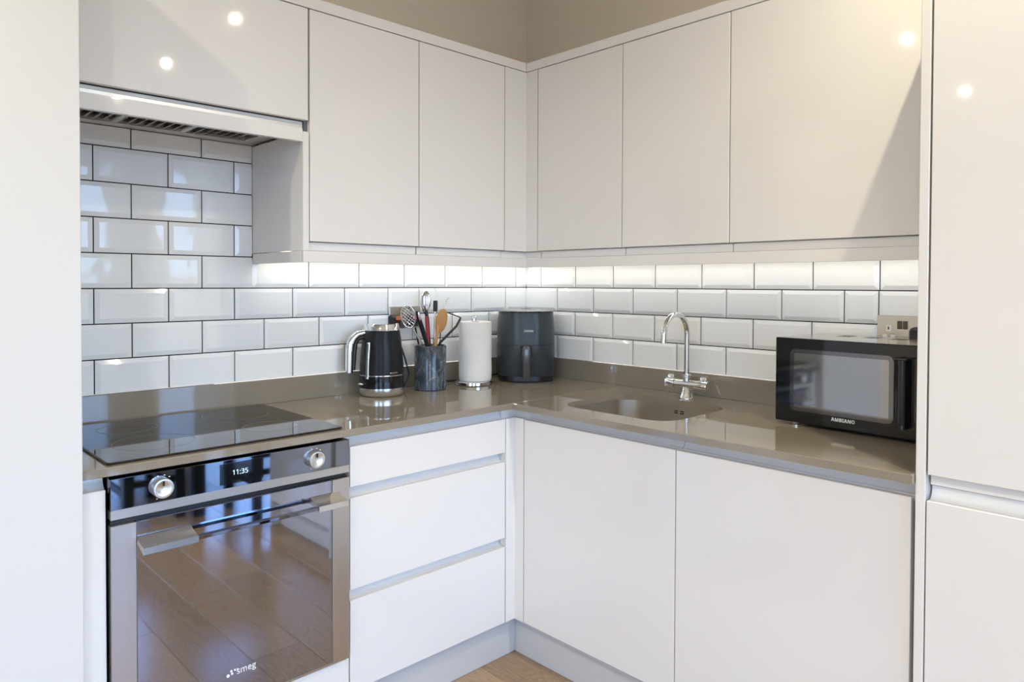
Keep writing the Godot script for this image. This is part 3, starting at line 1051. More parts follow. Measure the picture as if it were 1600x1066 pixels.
func build_oven() -> void:
	var x0 := -1.8490
	var x1 := -1.2520
	var zf := 0.560
	var t := thing("oven", "built-in stainless steel oven with mirrored glass door", "oven", Vector3(-1.5505, 0.25, 0.3))
	part(t, "casing", bx(Vector3(x0 + 0.004, 0.25, 0.02), Vector3(x1 - 0.004, 0.8580, 0.535)), M.dark)
	var cp := part(t, "control_panel", bx(Vector3(x0, 0.7905, 0.5355), Vector3(x1, 0.8605, zf), 0.001), M.panel_glass)
	part(t, "trim_strip", bx(Vector3(x0, 0.7690, 0.5355), Vector3(x1, 0.7902, zf), 0.001), M.steel)
	for k in [[-1.7439, 0.8245], [-1.3590, 0.8245]]:
		var kn := MB.new()
		kn.xf = Transform3D(Basis(Vector3(1, 0, 0), PI / 2), Vector3(k[0], k[1], zf + 0.0005))
		kn.lathe([Vector2(0.0225, 0.0), Vector2(0.0225, 0.017), Vector2(0.0215, 0.0185), Vector2(0.0185, 0.0188), Vector2(0.0175, 0.0165), Vector2(0.012, 0.0158), Vector2(0.0105, 0.0145), Vector2(0.0, 0.0142)], 40)
		var kk := part(t, "knob", kn, M.knob)
		part(kk, "pointer", bx(Vector3(k[0] - 0.0022, k[1] + 0.006, zf + 0.0168), Vector3(k[0] + 0.0022, k[1] + 0.017, zf + 0.0182)), M.black)
		# printed scale around the knob
		for a in [50, 75, 105, 130, -70, -110]:
			var b := deg_to_rad(a)
			var q := Vector3(k[0] + cos(b) * 0.0275, k[1] + sin(b) * 0.0275, zf + 0.0003)
			part(cp, "scale_mark", bx(q - Vector3(0.0018, 0.0008, 0.0002), q + Vector3(0.0018, 0.0008, 0.0002)), M.white_ink)
	var disp := part(cp, "display", bx(Vector3(-1.610, 0.8005, zf), Vector3(-1.500, 0.8520, zf + 0.0006)), M.black_glass)
	words(disp, "digits", "11:35", 0.0165, disp.to_local(Vector3(-1.5600, 0.8275, zf + 0.0012)), M.digits)
	# door
	var dy0 := 0.2520
	var dy1 := 0.7560
	part(t, "door_glass", bx(Vector3(-1.7965, dy0, 0.5365), Vector3(-1.3035, dy1, zf), 0.001), M.oven_glass)
	part(t, "door_side", bx(Vector3(x0, dy0, 0.5365), Vector3(-1.7970, dy1, zf + 0.0005), 0.001), M.steel)
	part(t, "door_side", bx(Vector3(-1.3030, dy0, 0.5365), Vector3(x1, dy1, zf + 0.0005), 0.001), M.steel)
	part(t, "vent_gap", bx(Vector3(x0 + 0.003, dy1 + 0.0005, 0.5355), Vector3(x1 - 0.003, 0.7686, 0.545)), M.black)
	part(t, "bottom_vent", bx(Vector3(x0 + 0.003, 0.2400, 0.515), Vector3(x1 - 0.003, 0.2512, 0.548)), M.steel)
	# handle: flat bar with two wide steel ends
	var h := part(t, "handle_bar", bx(Vector3(-1.6780, 0.6985, 0.5930), Vector3(-1.3720, 0.7065, 0.6080), 0.001), M.panel_glass)
	for s in [[-1.7965, -1.6785], [-1.3715, -1.2850]]:
		var e := MB.new()
		e.strip([Vector2(0.5612, 0.722), Vector2(0.578, 0.714), Vector2(0.610, 0.7085), Vector2(0.611, 0.694), Vector2(0.609, 0.693), Vector2(0.602, 0.694), Vector2(0.580, 0.702), Vector2(0.5612, 0.705)], Vector3.ZERO, Vector3(0, 0, 1), Vector3.UP, Vector3(1, 0, 0), s[0], s[1])
		part(t, "handle_end", e, M.pale_steel)
	# brand lettering on the glass
	var lx := -1.560
	var ly := 0.3300
	words(t, "logo", "smeg", 0.021, t.to_local(Vector3(lx + 0.014, ly, zf + 0.0006)), M.white_ink)
	for d in [[-0.032, -0.004, 0.0040], [-0.022, -0.002, 0.0030], [-0.024, 0.005, 0.0030], [-0.015, 0.005, 0.0024], [-0.009, 0.0055, 0.0018]]:
		var dm := MB.new()
		dm.xf = Transform3D(Basis(Vector3(1, 0, 0), PI / 2), Vector3(lx + d[0], ly + d[1], zf))
		dm.lathe([Vector2(d[2], 0.0), Vector2(d[2], 0.0008), Vector2(0.0, 0.0008)], 16)
		part(t, "logo_dot", dm, M.white_ink)

func build_hob() -> void:
	var t := thing("hob", "black glass hob set on the worktop above the oven", "hob", Vector3(-1.556, WT, 0.288))
	var m := MB.new()
	m.loft(rounded(-1.8520, 0.030, -1.2600, 0.5455, 0.012, 5), [[0.004, WT + 0.0003], [0.0005, WT + 0.002], [0.0, WT + 0.0035], [0.0025, WT + 0.0058]], true, true)
	part(t, "glass", m, M.hob_glass)
	for c in [[-1.705, 0.385, 0.095], [-1.705, 0.160, 0.075], [-1.405, 0.160, 0.095], [-1.405, 0.400, 0.075]]:
		var r := MB.new()
		r.xf = Transform3D(Basis(), Vector3(c[0], WT + 0.0058, c[1]))
		r.lathe([Vector2(c[2], 0.0), Vector2(c[2], 0.0002), Vector2(c[2] - 0.0018, 0.0002), Vector2(c[2] - 0.0018, 0.0)], 64)
		part(t, "zone_ring", r, M.hob_mark)

func build_sink_and_tap() -> void:
	var t := thing("sink", "undermount steel sink bowl in the right worktop", "sink", Vector3(-0.34, 0.70, 0.90))
	var hole := rounded(-0.537, 0.677, -0.149, 1.121, 0.091, 10)
	var m := MB.new()
	m.loft(hole, [[0.0, WT - 0.0205], [0.004, 0.74], [0.010, 0.715], [0.028, 0.702], [0.06, 0.700]], false, true, true)
	part(t, "bowl", m, M.sink_steel)
	for dz in [[0.893, 0.906], [0.916, 0.930]]:
		for dy in [[0.8405, 0.8440], [0.8475, 0.8510]]:
			part(t, "overflow_slot", bx(Vector3(-0.1520, dy[0], dz[0]), Vector3(-0.1480, dy[1], dz[1])), M.dark)
	var d := MB.new()
	d.xf = Transform3D(Basis(), Vector3(-0.34, 0.7002, 0.90))
	d.lathe([Vector2(0.045, 0.0), Vector2(0.043, 0.003), Vector2(0.030, 0.001), Vector2(0.0, 0.001)], 32)
	part(t, "drain", d, M.chrome)
	# monobloc tap with a swan neck and two quarter-turn levers
	var o := Vector3(-0.097, WT, 0.908)
	t = thing("kitchen_tap", "chrome swan neck mixer tap behind the sink", "tap", o)
	var b := MB.new()
	b.lathe([Vector2(0.0, 0.0003), Vector2(0.029, 0.0003), Vector2(0.029, 0.004), Vector2(0.027, 0.007), Vector2(0.022, 0.024), Vector2(0.0165, 0.042)], 36)
	part(t, "base", b, M.chrome, true)
	var cy := 0.0490
	var body := MB.new()
	body.xf = Transform3D(Basis(Vector3(1, 0, 0), PI / 2), Vector3(0, cy, 0))
	body.lathe([Vector2(0.0, -0.045), Vector2(0.0170, -0.045), Vector2(0.0170, 0.045), Vector2(0.0, 0.045)], 36)
	part(t, "body", body, M.chrome, true)
	for s in [-1.0, 1.0]:
		var hd := MB.new()
		hd.xf = Transform3D(Basis(Vector3(1, 0, 0), s * PI / 2), Vector3(0, cy, s * 0.046))
		hd.lathe([Vector2(0.0, 0.0), Vector2(0.0185, 0.0), Vector2(0.0185, 0.036), Vector2(0.0165, 0.039), Vector2(0.0, 0.0395)], 36)
		var hh := part(t, "handle", hd, M.chrome, true)
		var lv := MB.new()
		lv.loft(rounded(-0.007, -0.012, 0.007, 0.012, 0.005, 5), [[0.0, 0.0], [0.001, 0.014], [0.004, 0.018]])
		for i in lv.v.size():
			lv.v[i] += Vector3(0, cy + 0.014, s * 0.066)
		part(hh, "lever", lv, M.chrome, true)
	var col := MB.new()
	col.lathe([Vector2(0.014, cy + 0.012), Vector2(0.014, cy + 0.026), Vector2(0.0165, cy + 0.028), Vector2(0.0165, cy + 0.034), Vector2(0.012, cy + 0.036), Vector2(0.0115, cy + 0.04)], 32)
	part(t, "collar", col, M.chrome, true)
	var pts := []
	for y in [0.08, 0.12, 0.16, 0.20]:
		pts.append(Vector3(0, y, 0))
	for i in 21:
		var a := PI * i / 20.0
		pts.append(Vector3(-0.0725 + 0.0725 * cos(a), 0.228 + 0.0725 * sin(a), 0))
	pts.append(Vector3(-0.146, 0.214, 0))
	var sp := MB.new()
	sp.tube(pts, 0.0098, 20)
	part(t, "spout", sp, M.chrome, true)
	var tip := MB.new()
	tip.tube([Vector3(-0.1458, 0.2175, 0), Vector3(-0.1462, 0.204, 0)], 0.0108, 20)
	part(t, "aerator", tip, M.chrome, true)

func build_microwave() -> void:
	var t := thing("microwave", "black glass fronted microwave beside the tall cabinet", "microwave", Vector3(-0.1665, WT, 1.5551), deg_to_rad(-93.2))
	var w := 0.22
	var d := 0.135
	var y0 := 0.010
	var y1 := 0.252
	part(t, "case", bx(Vector3(-w + 0.002, y0 + 0.002, -d), Vector3(w - 0.002, y1, d - 0.014), 0.002), M.pale_steel, true)
	part(t, "front_panel", bx(Vector3(-w, y0, d - 0.0135), Vector3(w, y1, d), 0.002), M.black_glass, true)
	# viewing window: pale frame with a screen inside
	var fr := MB.new()
	fr.xf = Transform3D(Basis(Vector3(1, 0, 0), PI / 2), Vector3(0, 0, d))
	var a := rounded(-0.176, -0.222, 0.108, -0.043, 0.016, 6)
	fr.loft(a, [[0.0, 0.0], [0.0006, 0.0005], [0.0006, 0.0006]], false, true)
	var win := part(t, "window_frame", fr, M.screen_frame, true)
	var sc := MB.new()
	sc.xf = fr.xf
	sc.loft(rounded(-0.163, -0.210, 0.096, -0.055, 0.006, 4), [[0.0, 0.0006], [0.0, 0.0009]], false, true)
	part(win, "screen", sc, M.screen, true)
	# upright handle
	var h := MB.new()
	h.strip([Vector2(0.0, 0.0), Vector2(0.030, 0.004), Vector2(0.034, 0.010), Vector2(0.034, 0.024), Vector2(0.030, 0.030), Vector2(0.0, 0.034)], Vector3(0.116, 0, d + 0.0005), Vector3(0, 0, 1), Vector3(1, 0, 0), Vector3.UP, 0.040, 0.215)
	part(t, "handle", h, M.black_gloss, true)
	part(t, "handle_cap", bx(Vector3(0.116, 0.2155, d + 0.001), Vector3(0.150, 0.2195, d + 0.034), 0.001), M.switch_dark, true)
	words(t, "brand_lettering", "AMBIANO", 0.0135, Vector3(-0.022, 0.0345, d + 0.0004), M.white_ink, true)
	for x in [-0.17, 0.17]:
		for z in [-0.10, 0.105]:
			var f := MB.new()
			f.lathe([Vector2(0.0, 0.0004), Vector2(0.012, 0.0004), Vector2(0.013, 0.0115), Vector2(0.0, 0.0115)], 20)
			for i in f.v.size():
				f.v[i] += Vector3(x, 0, z)
			part(t, "foot", f, M.pale_steel if z > 0 else M.black, true)
	for k in 4:
		for j in 3:
			var x := -0.12 + k * 0.075
			part(t, "vent_slot", bx(Vector3(x, y1 - 0.0004, -0.085 + j * 0.022), Vector3(x + 0.040, y1 + 0.0003, -0.077 + j * 0.022)), M.dark, true)

func build_fryer() -> void:
	var t := thing("air_fryer", "dark grey air fryer in the corner of the worktop", "air fryer", Vector3(-0.157, WT, 0.157), deg_to_rad(-44.0))
	var hw := 0.1225
	var pl := PackedVector2Array()
	for i in 72:
		var a := TAU * i / 72.0
		var cs := cos(a)
		var sn := sin(a)
		pl.append(Vector2(signf(cs) * pow(absf(cs), 0.78) * hw, signf(sn) * pow(absf(sn), 0.78) * 0.122))
	var m := MB.new()
	m.loft(pl, [[0.012, 0.0005], [0.006, 0.004], [0.006, 0.024]], true, true)
	part(t, "base", m, M.black, true)
	m = MB.new()
	m.loft(pl, [[0.004, 0.0245], [0.0, 0.029], [0.0005, 0.1525]], true, true)
	var lower := part(t, "basket_front", m, M.fryer, true)
	m = MB.new()
	m.loft(pl, [[0.004, 0.1528], [0.004, 0.1545]], true, true)
	part(t, "gap", m, M.black, true)
	m = MB.new()
	m.loft(pl, [[0.0008, 0.1548], [0.0015, 0.20], [0.004, 0.26], [0.007, 0.284]], true, true)
	part(t, "upper_body", m, M.fryer, true)
	m = MB.new()
	m.loft(pl, [[0.0055, 0.2842], [0.0050, 0.2890], [0.0075, 0.2915]], true, true)
	part(t, "lid_rim", m, M.black_gloss, true)
	m = MB.new()
	m.loft(pl, [[0.0090, 0.2916], [0.011, 0.2925], [0.035, 0.2955], [0.070, 0.2975], [0.100, 0.2985]], true, true)
	part(t, "top_panel", m, M.fryer_top, true)
	# handle
	m = MB.new()
	m.loft(rounded(-0.023, 0.112, 0.023, 0.134, 0.006, 4), [[0.0, 0.110], [0.0, 0.150], [0.002, 0.152]], true, true)
	part(lower, "handle_bracket", m, M.black_gloss, true)
	m = MB.new()
	m.loft(rounded(-0.0165, 0.130, 0.0165, 0.168, 0.012, 6), [[0.006, 0.016], [0.0, 0.024], [0.0, 0.140], [0.003, 0.151], [0.006, 0.1525]], true, true)
	part(lower, "handle", m, M.fryer_top, true)
	# flex along the upstand towards the socket
	m = MB.new()
	var inv := t.transform.affine_inverse()
	var cv := Curve3D.new()
	for q in [[Vector3(-0.215, WT + 0.020, 0.055), Vector3(-0.05, -0.01, -0.02)], [Vector3(-0.33, WT + 0.005, 0.030), Vector3(-0.05, 0, 0)], [Vector3(-0.475, WT + 0.008, 0.026), Vector3(-0.04, 0.005, 0)], [Vector3(-0.545, WT + 0.032, 0.022), Vector3(-0.03, 0.02, 0)], [Vector3(-0.625, 1.06, 0.028), Vector3(-0.005, 0.05, 0)], [Vector3(-0.638, 1.122, 0.026), Vector3(0, 0.02, 0)]]:
		cv.add_point(inv * (q[0] as Vector3), -(inv.basis * (q[1] as Vector3)), inv.basis * (q[1] as Vector3))
	var cp := []
	for i in 61:
		cp.append(cv.sample_baked(cv.get_baked_length() * i / 60.0))
	m.tube(cp, 0.0033, 8)
	part(t, "power_cord", m, M.cord, true)
	# round badge with lettering
	var ring := MB.new()
	ring.xf = Transform3D(Basis(Vector3(1, 0, 0), PI / 2 - 0.03), Vector3(0.010, 0.213, 0.1193))
	ring.lathe([Vector2(0.0300, 0.0), Vector2(0.0300, 0.0016), Vector2(0.0285, 0.0016), Vector2(0.0285, 0.0)], 48)
	part(t, "badge_ring", ring, M.black_metal, true)
	words(t, "badge_lettering", "COSORI", 0.0105, Vector3(0.010, 0.212, 0.1208), M.white_ink, true)

func build_kettle() -> void:
	var t := thing("electric_kettle", "black textured electric kettle with chrome handle", "kettle", Vector3(-0.842, WT, 0.100), deg_to_rad(-43.8))
	var m := MB.new()
	m.lathe([Vector2(0.0, 0.0004), Vector2(0.072, 0.0004), Vector2(0.078, 0.004), Vector2(0.0805, 0.010), Vector2(0.0800, 0.030), Vector2(0.0, 0.030)], 56)
	part(t, "power_base", m, M.pale_steel, true)
	m = MB.new()
	m.lathe([Vector2(0.0, 0.0302), Vector2(0.0805, 0.0302), Vector2(0.0805, 0.074), Vector2(0.0, 0.074)], 56)
	part(t, "lower_body", m, M.black_gloss, true)
	m = MB.new()
	m.lathe([Vector2(0.0, 0.0742), Vector2(0.0812, 0.0742), Vector2(0.0815, 0.0757), Vector2(0.0812, 0.0772), Vector2(0.0, 0.0772)], 56)
	part(t, "chrome_band", m, M.chrome, true)
	m = MB.new()
	m.lathe([Vector2(0.0798, 0.0773), Vector2(0.0785, 0.11), Vector2(0.0745, 0.16), Vector2(0.0695, 0.205), Vector2(0.0650, 0.236)], 64)
	part(t, "body", m, M.kettle, true)
	m = MB.new()
	m.lathe([Vector2(0.0655, 0.2362), Vector2(0.0640, 0.240), Vector2(0.0620, 0.257), Vector2(0.0600, 0.2595), Vector2(0.0, 0.2600)], 56)
	part(t, "lid", m, M.chrome, true)
	# handle towards the left and a little to the viewer
	var a := deg_to_rad(152.0)
	var hx := Vector3(cos(a), 0, sin(a))
	var hz := Vector3(-hx.z, 0, hx.x)
	m = MB.new()
	var pts := []
	for q in [[0.052, 0.226], [0.070, 0.227], [0.090, 0.222], [0.106, 0.208], [0.114, 0.188], [0.117, 0.160], [0.1185, 0.120], [0.1195, 0.086]]:
		pts.append(hx * q[0] + Vector3(0, q[1], 0))
	m.tube(pts, [0.010, 0.011, 0.0125, 0.0135, 0.0135, 0.0130, 0.0125, 0.0115], 8, 1.15, hz)
	var hd := part(t, "handle", m, M.chrome, true)
	m = MB.new()
	pts = []
	for q in [[0.066, 0.212], [0.085, 0.208], [0.095, 0.195], [0.101, 0.160], [0.105, 0.095]]:
		pts.append(hx * q[0] + Vector3(0, q[1], 0))
	m.tube(pts, 0.0075, 10)
	part(hd, "grip_lining", m, M.black, true)
	# water gauge
	var b := deg_to_rad(118.0)
	var gx := Vector3(cos(b), 0, sin(b))
	m = MB.new()
	m.tube([gx * 0.0735 + Vector3(0, 0.195, 0), gx * 0.0790 + Vector3(0, 0.13, 0), gx * 0.0820 + Vector3(0, 0.066, 0)], 0.0070, 12, 0.6, Vector3(-gx.z, 0, gx.x))
	var wg := part(t, "water_gauge", m, M.chrome, true)
	m = MB.new()
	m.tube([gx * 0.0775 + Vector3(0, 0.190, 0), gx * 0.0828 + Vector3(0, 0.13, 0), gx * 0.0855 + Vector3(0, 0.074, 0)], 0.0044, 10, 0.5, Vector3(-gx.z, 0, gx.x))
	part(wg, "gauge_glass", m, M.water, true)
	# switch lever
	var s := deg_to_rad(138.0)
	var sx := Vector3(cos(s), 0, sin(s))
	m = MB.new()
	m.egg(sx * 0.086 + Vector3(0, 0.046, 0), Basis(Vector3.UP, -s), Vector3(0.012, 0.0055, 0.016))
	part(t, "switch", m, M.pale_steel, true)
	# chrome name plate
	m = MB.new()
	for i in 6:
		var g := deg_to_rad(58.0 - i * 4.0)
		var g1 := deg_to_rad(58.0 - (i + 0.8) * 4.0)
		var r := 0.0804
		m.quad(Vector3(cos(g) * r, 0.0840, sin(g) * r), Vector3(cos(g1) * r, 0.0840, sin(g1) * r), Vector3(cos(g1) * r, 0.0885, sin(g1) * r), Vector3(cos(g) * r, 0.0885, sin(g) * r), Vector3(cos(g), 0, sin(g)))
	part(t, "name_plate", m, M.chrome, true)
	# flex from the base up to the socket
	m = MB.new()
	var w0 := t.transform.affine_inverse()
	pts = []
	var cv := Curve3D.new()
	for q in [[Vector3(-0.770, WT + 0.008, 0.106), Vector3(0.02, 0.0, -0.02)], [Vector3(-0.718, WT + 0.012, 0.063), Vector3(0.016, 0.010, -0.001)], [Vector3(-0.6915, WT + 0.057, 0.060), Vector3(0.0, 0.025, 0.0)], [Vector3(-0.7085, 1.008, 0.056), Vector3(-0.009, 0.03, -0.001)], [Vector3(-0.733, 1.09, 0.046), Vector3(-0.004, 0.03, -0.003)], [Vector3(-0.738, 1.140, 0.034), Vector3(0, 0.01, -0.002)]]:
		cv.add_point(w0 * (q[0] as Vector3), -(w0.basis * (q[1] as Vector3)), w0.basis * (q[1] as Vector3))
	for i in 41:
		pts.append(cv.sample_baked(cv.get_baked_length() * i / 40.0))
	m.tube(pts, 0.0033, 10)
	part(t, "power_cord", m, M.cord, true)

func build_crock() -> void:
	var c := Vector3(-0.629, WT, 0.111)
	var t := thing("utensil_holder", "round dark grey marble pot holding the kitchen utensils", "utensil pot", c)
	var m := MB.new()
	m.lathe([Vector2(0.0, 0.0004), Vector2(0.058, 0.0004), Vector2(0.0610, 0.003), Vector2(0.0612, 0.166), Vector2(0.0600, 0.1685), Vector2(0.0555, 0.1690), Vector2(0.0535, 0.167), Vector2(0.0530, 0.012), Vector2(0.0, 0.012)], 64)
	part(t, "pot", m, M.marble, true)
	var yb := WT + 0.016
	# slotted turner
	t = thing("slotted_turner", "steel slotted turner leaning left out of the marble pot", "turner", Vector3(-0.665, yb, 0.115))
	m = MB.new()
	var top := Vector3(-0.7260, 1.170, 0.102)
	m.tube([Vector3(-0.618, yb + 0.004, 0.124), Vector3(-0.666, 1.060, 0.114), Vector3(-0.706, 1.122, 0.104)], 0.0035, 10)
	part(t, "handle", m, M.chrome)
	var ax := Vector3(-0.25, 0.96, 0.05).normalized()
	var sd := ax.cross(Vector3(-0.69, 0, 0.72)).normalized()
	m = MB.new()
	var ring := []
	for i in 33:
		var a := TAU * i / 32.0
		ring.append(top + ax * sin(a) * 0.043 + sd * cos(a) * 0.026)
	m.tube(ring, 0.0022, 8)
	part(t, "head_rim", m, M.chrome)
	m = MB.new()
	for k in 5:
		var f := -0.66 + k * 0.33
		for s in [-1.0, 1.0]:
			var dir: Vector3 = (ax + sd * s * 0.9).normalized()
			var o: Vector3 = top + ax * f * 0.043
			var ends := []
			for e in [-1.0, 1.0]:
				var q := 0.0
				while q < 0.06:
					var p: Vector3 = o + dir * e * q - top
					if pow(p.dot(ax) / 0.043, 2) + pow(p.dot(sd) / 0.026, 2) > 1.0:
						break
					q += 0.001
				ends.append(o + dir * e * q)
			m.tube(ends, 0.0012, 6)
	part(t, "lattice", m, M.chrome)
	# ladle with a black grip
	t = thing("black_ladle", "black handled ladle leaning left in the marble pot", "ladle", Vector3(-0.65, yb, 0.11))
	m = MB.new()
	m.tube([Vector3(-0.643, yb + 0.004, 0.130), Vector3(-0.659, 1.06, 0.131), Vector3(-0.680, 1.115, 0.132), Vector3(-0.699, 1.165, 0.131), Vector3(-0.706, 1.192, 0.130)], [0.006, 0.008, 0.009, 0.0085, 0.007], 14)
	part(t, "grip", m, M.black_gloss)
	m = MB.new()
	m.egg(Vector3(-0.7015, 1.172, 0.1385), Basis(Vector3(0, 0, 1), 0.25), Vector3(0.005, 0.019, 0.003))
	part(t, "inlay", m, M.chrome)
	# serving spoon
	t = thing("serving_spoon", "tall steel serving spoon standing in the marble pot", "spoon", Vector3(-0.63, yb, 0.1))
	m = MB.new()
	m.tube([Vector3(-0.622, yb + 0.004, 0.092), Vector3(-0.622, 1.06, 0.092), Vector3(-0.630, 1.15, 0.092), Vector3(-0.634, 1.190, 0.092)], [0.006, 0.008, 0.0085, 0.006], 14)
	part(t, "handle", m, M.black_metal)
	m = MB.new()
	m.egg(Vector3(-0.6375, 1.227, 0.092), Basis(Vector3.UP, deg_to_rad(-44)), Vector3(0.0205, 0.040, 0.007), 16, 24)
	part(t, "bowl", m, M.chrome)
	# red handled tool
	t = thing("red_handled_tool", "slim red handled utensil in the marble pot", "utensil", Vector3(-0.64, yb, 0.12))
	m = MB.new()
	m.tube([Vector3(-0.628, yb + 0.004, 0.108), Vector3(-0.638, 1.06, 0.108), Vector3(-0.6405, 1.12, 0.108), Vector3(-0.646, 1.168, 0.108)], [0.003, 0.005, 0.0055, 0.004], 12)
	part(t, "handle", m, M.red)
	m = MB.new()
	m.tube([Vector3(-0.6465, 1.170, 0.108), Vector3(-0.664, 1.195, 0.108)], [0.003, 0.0015], 8)
	part(t, "tip", m, M.black)
	# wooden spoon
	t = thing("wooden_spoon", "brown wooden spoon at the front of the marble pot", "spoon", Vector3(-0.63, yb, 0.14))
	m = MB.new()
	m.tube([Vector3(-0.634, yb + 0.004, 0.150), Vector3(-0.6315, 1.06, 0.146), Vector3(-0.622, 1.110, 0.146), Vector3(-0.615, 1.135, 0.146)], [0.006, 0.0065, 0.0075, 0.010], 14, 0.75)
	part(t, "handle", m, M.wood_spoon)
	m = MB.new()
	m.egg(Vector3(-0.6035, 1.1520, 0.146), Basis(Vector3.UP, deg_to_rad(-44)) * Basis(Vector3(0, 0, 1), -0.20), Vector3(0.0225, 0.0480, 0.008), 16, 24)
	part(t, "bowl", m, M.wood_spoon)
	# black handled peeler
	t = thing("black_tipped_tool", "steel utensil with a black top end in the marble pot", "utensil", Vector3(-0.6, yb, 0.1))
	m = MB.new()
	m.tube([Vector3(-0.602, yb + 0.004, 0.094), Vector3(-0.594, 1.185, 0.096)], 0.0045, 12)
	part(t, "shaft", m, M.chrome)
	m = MB.new()
	m.tube([Vector3(-0.594, 1.1855, 0.096), Vector3(-0.5935, 1.205, 0.096), Vector3(-0.593, 1.228, 0.096)], [0.008, 0.0092, 0.0085], 14)
	part(t, "end_cap", m, M.black)
	# twisted whisk wire
	t = thing("spiral_whisk", "thin steel spiral wire whisk leaning right in the marble pot", "whisk", Vector3(-0.59, yb, 0.08))
	m = MB.new()
	var w0 := Vector3(-0.622, yb + 0.004, 0.078)
	var w1 := Vector3(-0.560, 1.180, 0.084)
	var w2 := Vector3(-0.516, 1.238, 0.084)
	m.tube([w0, Vector3(-0.592, 1.065, 0.084), w1], 0.0025, 8)
	part(t, "stem", m, M.chrome)
	m = MB.new()
	var pts := []
	var wd := (w2 - w1)
	var wn := wd.normalized()
	var wa := wn.cross(Vector3(0, 0, 1)).normalized()
	var wb := wn.cross(wa)
	for i in 97:
		var f := i / 96.0
		pts.append(w1 + wd * f + (wa * cos(f * TAU * 8.0) + wb * sin(f * TAU * 8.0)) * 0.0050)
	m.tube(pts, 0.0010, 6)
	part(t, "coil", m, M.chrome)
	# black wire frame
	t = thing("black_frame_server", "angular black framed server leaning right in the marble pot", "utensil", Vector3(-0.58, yb, 0.09))
	m = MB.new()
	m.tube([Vector3(-0.600, yb + 0.004, 0.112), Vector3(-0.5815, 1.064, 0.110)], 0.0045, 10, 1.6)
	part(t, "stem", m, M.black)
	m = MB.new()
	m.tube([Vector3(-0.5815, 1.0645, 0.110), Vector3(-0.552, 1.086, 0.110), Vector3(-0.500, 1.125, 0.110), Vector3(-0.482, 1.150, 0.110), Vector3(-0.4775, 1.1590, 0.110)], [0.0055, 0.0050, 0.0045, 0.0045, 0.003], 10)
	m.tube([Vector3(-0.4775, 1.1590, 0.110), Vector3(-0.535, 1.178, 0.110), Vector3(-0.574, 1.191, 0.110)], 0.0025, 10)
	m.tube([Vector3(-0.574, 1.191, 0.110), Vector3(-0.578, 1.18, 0.110), Vector3(-0.580, 1.10, 0.110), Vector3(-0.5815, 1.0645, 0.110)], 0.0022, 10)
	part(t, "frame", m, M.black)

func build_towel() -> void:
	var c := Vector3(-0.423, WT, 0.128)
	var t := thing("paper_towel_holder", "chrome paper towel stand beside the air fryer", "towel holder", c)
	var m := MB.new()
	m.lathe([Vector2(0.0, 0.0004), Vector2(0.072, 0.0004), Vector2(0.0750, 0.003), Vector2(0.0745, 0.013), Vector2(0.070, 0.0165), Vector2(0.0, 0.0170)], 56)
	part(t, "base", m, M.chrome, true)
	m = MB.new()
	m.lathe([Vector2(0.0055, 0.0172), Vector2(0.0055, 0.255), Vector2(0.0095, 0.2555), Vector2(0.0095, 0.276), Vector2(0.008, 0.278), Vector2(0.0, 0.278)], 24)
	part(t, "pole", m, M.pale_steel, true)
	t = thing("paper_towel_roll", "white quilted paper towel roll on its chrome stand", "paper towel", c + Vector3(0.006, 0, 0.001))
	var pf := []
	pf.append_array([Vector2(0.0200, 0.0185), Vector2(0.0635, 0.0185), Vector2(0.0655, 0.0215)])
	for i in 9:
		pf.append(Vector2(0.0662 + 0.0007 * sin(i * 1.7), 0.04 + i * 0.023))
	pf.append_array([Vector2(0.0645, 0.2515), Vector2(0.0625, 0.2530), Vector2(0.0200, 0.2520), Vector2(0.0200, 0.0185)])
	m = MB.new()
	m.lathe(pf, 72)
	part(t, "sheets", m, M.paper, true)
	m = MB.new()
	m.lathe([Vector2(0.0195, 0.0190), Vector2(0.0195, 0.2515), Vector2(0.0180, 0.2515), Vector2(0.0180, 0.0190)], 32)
	part(t, "core", m, mat(lin(0.35, 0.24, 0.14), 0.8), true)

